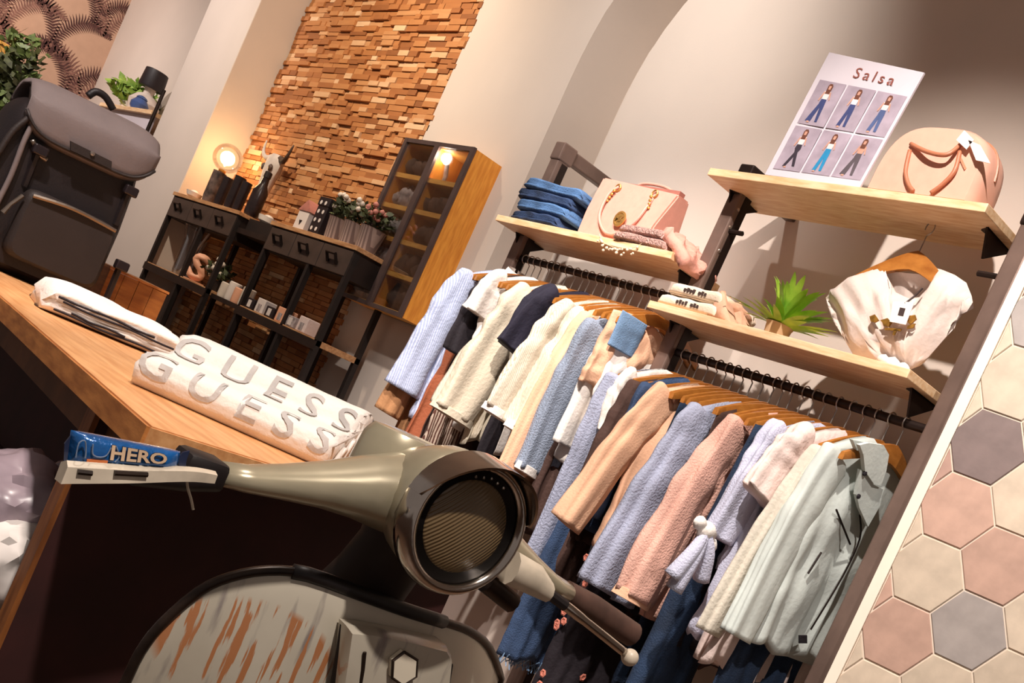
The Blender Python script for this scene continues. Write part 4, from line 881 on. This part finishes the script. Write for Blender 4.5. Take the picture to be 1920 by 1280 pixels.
fab('letter_grey', (196, 190, 186), var=.10, scale=20); fab('letter_white', (244, 238, 232), var=.02)
def gmap(du, ds, e):
    def f(u, v):
        a, b, nx, nz = csm(max(.001, ds+v)); return GA+gd*(GL*.5+u+du)+gn*(a+nx*e*1.0)+V(0, 0, b+nz*e+.0008)
    return f
for row, s0 in (('front', .047), ('rear', .172)):
    txt = 'G U E S S'
    text_on('letters', txt, .072, gmap(-.002, s0-.002, .0016), 'letter_grey', gt, bold=.0004, cuts=2)
for k in range(3):
    obj('layer_edge', tube(B(), smoothcurve([GA+gd*(GL+.004)+gn*(.03+.05*k)+V(0, 0, .004+.004*k), GA+gd*(GL+.006)+gn*(.06+.05*k)+V(0, 0, .03+.012*k), GA+gd*(GL+.003)+gn*(.10+.05*k)+V(0, 0, .03+.015*k)], 4), .004, 6), 'white', gt, smooth=True)

# ================================================================ BACKPACK
mat('greysuede', (124, 112, 110), rough=.7, var=.12, scale=7, bump=.08, bscale=160); mat('nylon', (26, 17, 19), rough=.55, var=.15, bump=.1, bscale=200); mat('pocketleather', (42, 33, 30), rough=.6, var=.1, bump=.1, bscale=220); mat('zipmetal', (150, 138, 126), rough=.3, metal=.8); mat('buckle', (40, 32, 34), rough=.25, var=.1)
bp = thing('backpack', 'black backpack with grey suede flap standing on the counter', 'backpack', (-3.04, .77, ZC+.0005))
def rbox(y0, y1, z0, z1, xf, xb, e=.35, n=36, rows=10, bulge=.02, taper=0.):
    rings = []
    for i in range(rows+1):
        t = i/rows; x = xf+(xb-xf)*t; s = 1-.10*(abs(2*t-1)**4); cy, cz = (y0+y1)/2, (z0+z1)/2
        rings.append([V(x-(bulge*(abs(2*t-1)-1)*0), cy+(y1-y0)/2*s*sgnp(math.cos(a), e)*(1-taper*max(0, sgnp(math.sin(a), e))), cz+(z1-z0)/2*s*sgnp(math.sin(a), e)) for a in [2*math.pi*k/n for k in range(n)]])
    return loft(B(), rings)
obj('body', rbox(.612, .938, ZC+.001, 1.375, -2.965, -3.14, taper=.06), 'nylon', bp, smooth='auto')
pk = obj('front_pocket', rbox(.700, .918, 1.008, 1.178, -2.925, -2.985, .28), 'pocketleather', bp, smooth='auto')
obj('zip_fastener', tube(B(), smoothcurve([(-2.922, .712, 1.160), (-2.918, .80, 1.172), (-2.922, .905, 1.168)], 5), .005, 6), 'zipmetal', pk)
obj('zip_puller', tube(B(), [(-2.93, .695, 1.15), (-2.925, .678, 1.12), (-2.925, .67, 1.095)], [.005, .004, .006], 6), 'zipmetal', pk)
rings = []
for k in range(29):
    t = k/28; y = .640+.302*t; e = 1-abs(2*t-1)**6; zb = 1.288+.012*t+.05*(1-e); zt_ = 1.412+.016*t
    path = [(-3.15, zt_-.05), (-3.12, zt_-.008), (-3.05, zt_+.008), (-2.985, zt_-.004), (-2.948, zt_-.035), (-2.936, (zt_+zb)/2), (-2.940, zb)]
    path = smoothcurve([V(a, 0, b) for a, b in path], 3); sh = 1-(1-e)*.12
    outer = [V(-3.04+(p.x+3.04)*sh, y, 1.29+(p.z-1.29)*(1-(1-e)*.1)) for p in path]
    inner = [p+V(-.014 if p.x > -3.0 else .008, 0, -.012) for p in outer]
    rings.append(outer+list(reversed(inner)))
fl_ = obj('flap', loft(B(), rings), 'greysuede', bp, smooth=True)
obj('piping', tube(B(), [r[18]+V(.002, 0, 0) for r in rings], .004, 6), 'pocketleather', fl_, smooth=True)
st = obj('name_plate', prism(B(), [PX(x, y, -2.929) for x, y in ((131, 264), (208, 302), (207, 317), (131, 281))], (.008, 0, 0)), 'pocketleather', fl_)
obj('rivet', lathe(B(), PX(173, 288, -2.92), [(.006, 0), (.005, .004), (0, .005)], 10, V(1, 0, 0)), 'bolt', fl_)
sp = obj('side_pocket', rbox(.560, .640, 1.0, 1.24, -2.985, -3.12, .4), 'nylon', bp, smooth='auto')
for nm, pts, m_, r_ in (('side_strap', [(60, 235), (45, 265), (20, 330), (-10, 390)], 'greysuede', .006), ('side_strap', [(-5, 290), (25, 245), (62, 215)], 'pocketleather', .007), ('carry_handle', [(165, 180), (180, 172), (198, 182), (212, 205)], 'nylon', .009), ('drawcord', [(60, 262), (75, 290), (88, 300)], 'zipmetal', .006)):
    obj(nm, tube(B(), smoothcurve([PX(x, y, -2.955 if 'carry' not in nm else -3.12) for x, y in pts], 5), r_, 8), m_, bp, smooth=True)
obj('side_gusset', prism(B(), [PX(x, y, -2.97) for x, y in ((-10, 285), (30, 240), (62, 208), (66, 232), (30, 262), (0, 300))], (-.02, 0, 0)), 'greysuede', bp)
for px, py in ((75, 282), (245, 358), (228, 498)):
    c = PX(px, py, -2.945); o = bx(c.x-.012, c.y-.016, c.z-.012, c.x+.012, c.y+.016, c.z+.012, bev=.004); obj('buckle', o, 'buckle', bp)
    obj('webbing', tube(B(), [c+V(-.01, 0, -.01), c+V(-.02, .004, -.09)], .008, 6), 'nylon', bp)

# ================================================================ SCOOTER FRONT
def scratchmat():
    m = bpy.data.materials.new('scooterpaint'); m.use_nodes = True; N = m.node_tree.nodes; L = m.node_tree.links; b = N['Principled BSDF']
    b.inputs['Roughness'].default_value = .35; b.inputs['Metallic'].default_value = .15; b.inputs['Coat Weight'].default_value = .3
    tc = N.new('ShaderNodeTexCoord')
    def nz(scale, stretch, det=6):
        mp = N.new('ShaderNodeMapping'); mp.inputs['Scale'].default_value = stretch; L.new(tc.outputs['Object'], mp.inputs[0]); n = N.new('ShaderNodeTexNoise'); n.inputs['Scale'].default_value = scale; n.inputs['Detail'].default_value = det; L.new(mp.outputs[0], n.inputs['Vector']); return n.outputs['Fac']
    def ramp(src, a, b_, c0, c1):
        r = N.new('ShaderNodeValToRGB'); r.color_ramp.elements[0].position = a; r.color_ramp.elements[1].position = b_; r.color_ramp.elements[0].color = (*c0, 1); r.color_ramp.elements[1].color = (*c1, 1); L.new(src, r.inputs[0]); return r.outputs[0]
    def mix(f, c1, c2):
        x = N.new('ShaderNodeMix'); x.data_type = 'RGBA'; L.new(f, x.inputs[0]); L.new(c1, x.inputs[6])
        if isinstance(c2, tuple): x.inputs[7].default_value = (*c2, 1)
        else: L.new(c2, x.inputs[7])
        return x.outputs[2]
    base = ramp(nz(4, (1, 1, 1)), .35, .7, lin((172, 162, 144)), lin((206, 198, 180)))
    wear = ramp(nz(9, (1, 7, 1.1)), .60, .74, (0, 0, 0), (1, 1, 1))            # vertical scratches down to grey primer
    base = mix(wear, base, lin((138, 128, 122)))
    # rust-orange scraped patch low on the near half of the shield
    mp = N.new('ShaderNodeMapping'); mp.vector_type = 'POINT'; L.new(tc.outputs['Object'], mp.inputs[0]); gr = N.new('ShaderNodeVectorMath'); gr.operation = 'DISTANCE'; gr.inputs[1].default_value = SHP
    mp.inputs['Scale'].default_value = (0.2, 1, 1.5); L.new(mp.outputs[0], gr.inputs[0])
    near = N.new('ShaderNodeMapRange'); near.inputs['From Min'].default_value = .12; near.inputs['From Max'].default_value = .02; L.new(gr.outputs['Value'], near.inputs[0])
    ms = N.new('ShaderNodeMath'); ms.operation = 'MULTIPLY'; L.new(ramp(nz(20, (1, 6, .5)), .53, .56, (0, 0, 0), (1, 1, 1)), ms.inputs[0]); L.new(ramp(near.outputs[0], .3, .4, (0, 0, 0), (1, 1, 1)), ms.inputs[1])
    base = mix(ms.outputs[0], base, lin((176, 116, 74)))
    L.new(base, b.inputs['Base Color']); MATS['scooterpaint'] = m
XS = -.95; YM = .662
so = thing('scooter', 'vintage olive-grey motor scooter front with worn paint and chrome headlamp', 'scooter', (XS, YM, 0))
SHP = (0, (PX(470, 1235, XS).y-YM)*1.0, PX(470, 1235, XS).z*1.5)
scratchmat()
mat('olive', (178, 168, 142), rough=.28, metal=.35, var=.12, scale=10, coat=.4); mat('chrome', (205, 196, 186), rough=.14, metal=1, var=.1, scale=30); mat('rimdark', (58, 44, 36), rough=.35, metal=.5, var=.3, scale=30); mat('scooterdark', (40, 26, 20), rough=.6, var=.2); mat('rubber', (24, 16, 16), rough=.5); mat('levercream', (222, 208, 186), rough=.4, var=.12, scale=30)
# leg shield: outline above the frame edge measured, then down to the floor board
up_ = [(235, 1275), (262, 1220), (300, 1170), (370, 1108), (430, 1080), (500, 1068), (575, 1075), (680, 1113), (760, 1142), (830, 1164), (880, 1182), (915, 1212), (938, 1270)]
def onshield(x, y):
    p = PX(x, y, XS)
    for _ in range(8): p = PX(x, y, XS-1.1*(p.y-YM)**2-.06*max(0, .8-p.z))
    return p
upw = [onshield(x, y) for x, y in up_]; hwid = .245
left = [(upw[0].y-.012, .66), (upw[0].y-.01, .52), (YM-.20, .36), (YM-.14, .26), (YM-.12, .2)]; right = [(upw[-1].y+.02, .72), (YM+.255, .6), (YM+.25, .5), (YM+.20, .36), (YM+.14, .26), (YM+.12, .2)]
outline = [V(XS, y, z) for y, z in reversed(left)]+smoothcurve(upw, 3)+[V(XS, y, z) for y, z in right]
def bend(p, e=0.): return V(XS-1.1*(p.y-YM)**2+e-.06*max(0, .8-p.z), p.y, p.z)
cy_, cz_ = YM, .62
rings = []
for g, e in ((1.0, 0.0), (.97, .004), (.9, .008), (.75, .012), (.5, .015), (.25, .016), (.02, .016)):
    rings.append([bend(V(XS, cy_+(p.y-cy_)*g, cz_+(p.z-cz_)*g), e) for p in outline])
rb_ = [[p+V(-.006, 0, 0) for p in r] for r in rings]
bm = B(); loft(bm, list(reversed(rings))+rb_); obj('leg_shield', bm, 'scooterpaint', so, smooth='auto')
rimpts = [bend(p)+V(.002, 0, 0) for p in outline]
obj('shield_rim', tube(B(), rimpts, .0052, 10), 'rimdark', so, smooth=True)
i0 = 6*3+len(left)-2; i1 = 10*3+len(left)-3
obj('rim_rubber', tube(B(), rimpts[i0+1:i1+1], .0078, 10), 'rubber', so, smooth=True)
# horn casting on the shield
ys = lambda px, py: PX(px, py, XS+.034)
nc = [(648, 1168), (690, 1172), (770, 1188), (838, 1206), (848, 1225), (842, 1290)]
pts = [ys(*p) for p in nc]; low = [V(0, pts[-1].y+.02, .62), V(0, YM+.06, .42), V(0, YM-.01, .36), V(0, YM-.05, .42), V(0, pts[0].y+.012, .62)]
ol = pts+[V(XS+.045, q.y, q.z) for q in low]+[ys(632, 1290)]
def back(p, d): q = bend(p, .018); return V(max(q.x-.004, p.x-d), p.y, p.z)
ctr = sum(ol, V(0, 0, 0))/len(ol)
rings = [[V(bend(p, .012).x, ctr.y+(p.y-ctr.y)*.99+.006, p.z-.003) for p in ol], [V(XS+.034, ctr.y+(p.y-ctr.y)*.985, ctr.z+(p.z-ctr.z)*.99) for p in ol], [V(XS+.045, ctr.y+(p.y-ctr.y)*.93, ctr.z+(p.z-ctr.z)*.965) for p in ol], [V(XS+.050, ctr.y+(p.y-ctr.y)*.5, ctr.z+(p.z-ctr.z)*.6) for p in ol]]
nb = obj('horn_casting', loft(B(), rings), 'scooterpaint', so, smooth='auto')
obj('casting_seam', tube(B(), [V(XS+.0485, ctr.y+(p.y-ctr.y)*.78, ctr.z+(p.z-ctr.z)*.9) for p in (ys(664, 1178), ys(662, 1215), ys(652, 1290))], .002, 6), 'rimdark', nb)
obj('side_shade', tube(B(), [PX(652, 1170, XS+.018), PX(646, 1215, XS+.02), PX(634, 1285, XS+.02), PX(628, 1330, XS+.018)], .0085, 8), 'rubber', nb)  # dark tube that puts the shade on the casting's left side into the shape
hexp = [(758, 1222), (782, 1237), (780, 1268), (755, 1284), (735, 1270), (737, 1238)]
em = obj('emblem', prism(B(), [PX(x, y, XS+.055) for x, y in hexp], (-.008, 0, 0)), mat('emblemcream', (236, 226, 204), rough=.35, var=.05), nb)
obj('emblem_rim', tube(B(), [PX(x, y, XS+.054) for x, y in hexp+hexp[:1]], .0018, 6), 'rimdark', em)
obj('badge_slot', tube(B(), [PX(845, 1245, XS+.03), PX(838, 1290, XS+.03)], .003, 6), 'rubber', so)
# steering column
HC = V(-.862, .664, 1.020)
obj('steering_column', loft(B(), [[V(x0+rx*math.cos(a), y0+ry*math.sin(a), z) for a in [2*math.pi*k/16 for k in range(16)]] for z, x0, y0, rx, ry in ((1.0, -.955, .668, .05, .045), (.965, -.965, .672, .042, .042), (.93, -.985, .676, .04, .045), (.89, -1.01, .68, .045, .05), (.84, -1.02, .68, .04, .05), (.2, -1.10, .67, .04, .05))]), 'scooterdark', so, smooth='auto')
# headset: domed lamp housing with two swept arms
def ell(c, ry, rz, n=28): return [V(c[0], c[1]+ry*math.cos(a), c[2]+rz*math.sin(a)) for a in [2*math.pi*k/n for k in range(n)]]
hd = obj('headset', loft(B(), [ell(c, ry, rz) for c, ry, rz in (((-.872, .664, 1.02), .066, .066), ((-.89, .664, 1.021), .069, .068), ((-.915, .664, 1.024), .066, .064), ((-.945, .664, 1.028), .056, .052), ((-.975, .664, 1.030), .046, .038), ((-1.0, .664, 1.026), .034, .026), ((-1.015, .664, 1.02), .015, .012))]), 'olive', so, smooth=True)
for s in (-1, 1):
    sec = [(.01, .048, .046, 1.022, -.935), (.05, .046, .040, 1.018, -.935), (.085, .038, .031, 1.012, -.934), (.12, .030, .0225, 1.003, -.933), (.16, .024, .0165, .993, -.931), (.195, .020, .0125, .985, -.929), (.222, .018, .0105, .982, -.927)]
    obj('handlebar_arm', loft(B(), [[V(xc+rx*math.cos(a), HC.y+s*d, zc_+rz*sgnp(math.sin(a), .8)) for a in [2*math.pi*k/20 for k in range(20)]] for d, rx, rz, zc_, xc in sec]), 'olive', hd, smooth=True)
obj('speedometer_hood', loft(B(), [[V(-.995+.045*g*math.cos(a), .655+.055*g*math.sin(a), z) for a in [2*math.pi*k/24 for k in range(24)]] for z, g in ((1.03, 1), (1.062, .95), (1.074, .82), (1.076, .6))]), 'olive', hd, smooth='auto')
# headlamp
hlp = obj('headlamp_rim', lathe(B(), (-.88, HC.y, HC.z), [(.067, 0), (.0715, .004), (.0725, .012), (.0705, .022), (.0655, .028), (.0600, .027), (.0585, .018), (.0585, .004)], 48, V(1, 0, 0)), 'chrome', so, smooth=True)
hood = []
for k in range(21):
    a = R(18+150*k/20); e = math.sin(math.pi*k/20)**.7
    o = [V(-.872, 0, 0), V(-.852+.026*e, 0, 0), V(-.853+.026*e, 0, 0), V(-.872, 0, 0)]; rr_ = (.0742, .0735-.004*e, .071-.004*e, .0705)
    hood.append([V(p.x, HC.y+r*math.cos(a), HC.z+r*math.sin(a)) for p, r in zip(o, rr_)])
obj('visor', loft(B(), hood), 'chrome', hlp, smooth='auto')
mat('reflector', (150, 128, 88), rough=.25, metal=.9, var=.2)
obj('gasket', lathe(B(), (-.875, HC.y, HC.z), [(.0588, .014), (.052, .012), (.049, .006), (.002, .004)], 40, V(1, 0, 0)), 'rubber', hlp, smooth=True)
def lensmat():
    m = bpy.data.materials.new('lens'); m.use_nodes = True; N = m.node_tree.nodes; L = m.node_tree.links; b = N['Principled BSDF']; b.inputs['Roughness'].default_value = .15; b.inputs['Base Color'].default_value = (*lin((116, 95, 66)), 1); b.inputs['Alpha'].default_value = .9; b.inputs['Specular IOR Level'].default_value = .8
    tc = N.new('ShaderNodeTexCoord'); mp = N.new('ShaderNodeMapping'); mp.inputs['Rotation'].default_value = (R(-49), 0, 0); wv = N.new('ShaderNodeTexWave'); wv.bands_direction = 'Z'; wv.inputs['Scale'].default_value = 85; bp_ = N.new('ShaderNodeBump'); bp_.inputs['Strength'].default_value = 1; bp_.inputs['Distance'].default_value = .0006
    L.new(tc.outputs['Object'], mp.inputs[0]); L.new(mp.outputs[0], wv.inputs['Vector']); L.new(wv.outputs['Fac'], bp_.inputs['Height']); L.new(bp_.outputs[0], b.inputs['Normal']); MATS['lens'] = m
lensmat()
obj('lens', lathe(B(), (-.875, HC.y, HC.z), [(.0505, .012), (.046, .0155), (.033, .0195), (.018, .0215), (.001, .022)], 48, V(1, 0, 0)), 'lens', hlp, smooth=True)
for k in range(5): obj('rim_screw', ball(B(), (-.8525, HC.y-.02+.009*k, HC.z+.0535-.002*abs(k-2)), .0018, sub=1), 'chrome', hlp)
# near grip, lever
gy0 = HC.y-.225
obj('grip', tube(B(), [(-.917, gy0, .977), (-.910, gy0-.03, .970), (-.902, gy0-.075, .962)], [.0105, .0105, .0095], 14), 'rubber', so, smooth='auto')
obj('switch_housing', bx(-.945, gy0-.035, .969, -.905, gy0+.004, .994, bev=.006), 'rubber', so, smooth='auto')
lv = [PX(400, 892, -.885), PX(350, 886, -.868), PX(250, 886, -.862), PX(180, 884, -.86), PX(117, 882, -.86)]
lvp = smoothcurve(lv, 5); rings = []
for i, p in enumerate(lvp):
    t = i/(len(lvp)-1); h = .0045+.004*t; rings.append([p+V(.007, 0, h*.6), p+V(.008, 0, -h), p+V(-.008, 0, -h*1.1), p+V(-.010, 0, h*.5), p+V(0, 0, h)])
obj('brake_lever', loft(B(), rings), 'levercream', so, smooth='auto')
for a_, b_ in ((3, 5), (8, 12)): obj('worn_mark', tube(B(), [lvp[-a_]+V(.0082, 0, .002), lvp[-b_]+V(.0082, 0, .001)], .0022, 6), 'rimdark', so)
obj('cable', tube(B(), smoothcurve([PX(350, 895, -.885), PX(352, 915, -.885), PX(358, 935, -.885), PX(362, 955, -.885)], 4), .0012, 5), 'levercream', so)
# far grip and lever with ball end
obj('grip', tube(B(), [(-.927, HC.y+.222, .981), (-.925, HC.y+.27, .974), (-.92, HC.y+.35, .958)], [.014, .016, .016], 14), mat('gripbrown', (92, 66, 56), rough=.6, var=.2, scale=40), so, smooth='auto')
obj('lever_clamp', loft(B(), [[c+V(.013*g*math.cos(a), 0, .015*g*math.sin(a)) for a in [2*math.pi*k/10 for k in range(10)]] for c, g in ((PX(955, 1062, -.885), 1.3), (PX(1000, 1085, -.88), 1.2), (PX(1028, 1110, -.875), .75))]), 'levercream', so, smooth='auto')
l2 = [PX(1026, 1110, -.875), PX(1060, 1135, -.868), PX(1120, 1182, -.86), PX(1170, 1222, -.855)]
obj('brake_lever', tube(B(), smoothcurve(l2, 5), [.0062]*8+[.0055]*8, 10), 'chrome', so, smooth=True)
obj('lever_sleeve', tube(B(), [l2[0], l2[1]], .0068, 10), 'rubber', so)
obj('lever_ball', ball(B(), PX(1181, 1232, -.855), .0105, 1, 1, 1, 3), 'levercream', so, smooth=True)
obj('indicator_stalk', tube(B(), [PX(910, 1090, -.92), PX(960, 1130, -.92)], .012, 10), 'rimdark', so, smooth='auto')

# ---------------------------------------------------------------- chocolate bar resting on the near lever
mat('wrapblue', (22, 96, 168), rough=.22, var=.2, scale=30, bump=.25, bscale=60, coat=.5, metal=.2); mat('wraporange', (214, 120, 66), rough=.4); mat('wrapcream', (240, 206, 170), rough=.4); mat('wrapdark', (30, 40, 70), rough=.3); mat('wrapsilver', (150, 170, 200), rough=.3, metal=.5)
XB = -.862
bar = thing('chocolate_bar', 'blue wrapped chocolate bar lettered HERO on the near brake lever', 'chocolate bar', PX(240, 880, XB))
quad = [PX(131, 879, XB), PX(340, 882, XB), PX(346, 852, XB), PX(140, 812, XB)]
def BQ(u, v, e=0.): return quad[0]*(1-u)*(1-v)+quad[1]*u*(1-v)+quad[2]*u*v+quad[3]*(1-u)*v+V(e, 0, 0)
rings = []
for i in range(25):
    u = i/24; th = .010*(1-(2*u-1)**8)+.001
    rings.append([BQ(u, .5+.5*sgnp(math.sin(a), .7), -.010+th*sgnp(math.cos(a), .7)+.0006*noise.noise(V(u*30, a, 0))) for a in [2*math.pi*k/20 for k in range(20)]])
obj('wrapper', loft(B(), rings), 'wrapblue', bar, smooth=True)
obj('crimped_end', prism(B(), [PX(x, y, XB-.009) for x, y in ((338, 882), (334, 860), (343, 848), (356, 845), (350, 862), (347, 881))], (-.002, 0, 0)), 'wrapdark', bar)
obj('crimped_end', prism(B(), [PX(x, y, XB-.009) for x, y in ((134, 879), (119, 878), (121, 832), (134, 815), (142, 812))], (-.002, 0, 0)), 'wrapdark', bar)
text_on('lettering_edge', 'HERO', .0205, lambda u, v: BQ(.575+u*9.6, .58+v*34-u*.0, .0022), 'wrapdark', bar, bold=.0012)
text_on('lettering', 'HERO', .0205, lambda u, v: BQ(.575+u*9.6, .59+v*34-u*.0, .0028), 'wrapcream', bar, bold=.0006)
obj('orange_flash', prism(B(), [BQ(u, v, .0005) for u, v in ((.12, .02), (.30, .02), (.31, .32), (.13, .32))], (.0012, 0, 0)), 'wraporange', bar)
obj('flash_arch', prism(B(), [BQ(.215+.06*math.cos(a), .02+.2*math.sin(a), .0018) for a in [math.pi*k/8 for k in range(9)]], (.0006, 0, 0)), 'wrapdark', bar)
for pts in (((.03, .35), (.04, .75), (.09, .85), (.11, .5), (.11, .35)), ((.16, .8), (.17, .5), (.23, .42), (.29, .5), (.32, .78)), ((.36, .85), (.4, .5), (.37, .3))):
    obj('silver_line', tube(B(), smoothcurve([BQ(u, v, .0018) for u, v in pts], 4), .0006, 5), 'wrapsilver', bar)

# ================================================================ FAR LEFT: recess shelf and trailing plant
rsb = thing('wooden_shelf', 'light wooden wall shelf with dark bracket left of the white pillar', 'shelf', (-8.6, 2.55, 2.05))
obj('board', bx(-9.25, 2.42, 2.055, -8.10, 2.749, 2.085, bev=.003), 'pine', rsb)
obj('fascia', bx(-9.2, 2.45, 1.93, -8.12, 2.47, 2.055), 'posterwhite', rsb)
obj('bracket', tube(B(), [(-8.09, 2.44, 2.24), (-8.09, 2.44, 1.86)], .012, 8), 'steel_dark', rsb); obj('bracket_arm', tube(B(), [(-8.09, 2.44, 2.10), (-8.40, 2.55, 2.17), (-8.6, 2.6, 2.21)], .01, 8), 'steel_dark', rsb)
zq = 2.0855
tp = thing('potted_plant', 'bright green bushy plant on the wall shelf behind the backpack', 'plant', (-9.1, 2.58, zq)); obj('pot', lathe(B(), (-9.1, 2.58, zq), [(.06, 0), (.08, .09), (.07, .09)], 16), 'porcelain', tp, smooth='auto'); leafcluster('foliage', (-9.1, 2.58, zq+.13), .17, 420, mat('freshgreen', (150, 178, 72), rough=.5, var=.3, scale=20, rgb2=(90, 130, 40)), tp, 3, .07, .6)
hp_ = thing('hat_stand', 'white bust wearing a square black hat on the wall shelf', 'ornament', (-8.85, 2.58, zq)); obj('bust', lathe(B(), (-8.85, 2.58, zq), [(.09, 0), (.10, .04), (.11, .10), (.07, .15), (.035, .17), (.035, .2), (.045, .22)], 18), 'bone', hp_, smooth='auto'); obj('hat', lathe(B(), (-8.85, 2.58, zq+.215), [(.085, 0), (.088, .01), (.08, .13), (.07, .135)], 18), 'dotblack', hp_, smooth='auto')
bj = thing('ceramic_jar', 'blue ceramic jar on the wall shelf beside the bust', 'jar', (-8.66, 2.50, zq)); obj('jar_body', lathe(B(), (-8.66, 2.50, zq), [(.04, 0), (.06, .03), (.062, .06), (.04, .09), (.035, .1)], 16), mat('jarblue', (72, 96, 150), rough=.3, var=.15), bj, smooth='auto'); obj('lid', lathe(B(), (-8.66, 2.50, zq+.1), [(.04, 0), (.03, .012), (.008, .02)], 14), 'jarblue', bj)
wp = thing('trailing_plant', 'trailing green plant in a wooden planter fixed on the palm wallpaper', 'plant', (-10.4, 2.0, 2.0))
pc = PX(10, 100, -10.4)
obj('planter', bx(-10.84, pc.y-.35, pc.z-.06, -10.3, pc.y+.06, pc.z+.06, bev=.006), 'casewood_h', wp)
for i, (px, py, r_) in enumerate(((42, 100, .16), (30, 130, .17), (38, 150, .13), (15, 165, .18), (5, 190, .16), (8, 125, .16), (0, 215, .12))):
    c = PX(px, py, -10.3); leafcluster('foliage', c, r_, 150, 'foliage' if i % 2 else mat('ivygreen', (112, 134, 70), rough=.5, var=.3, scale=30), wp, i, .08, 1.0)
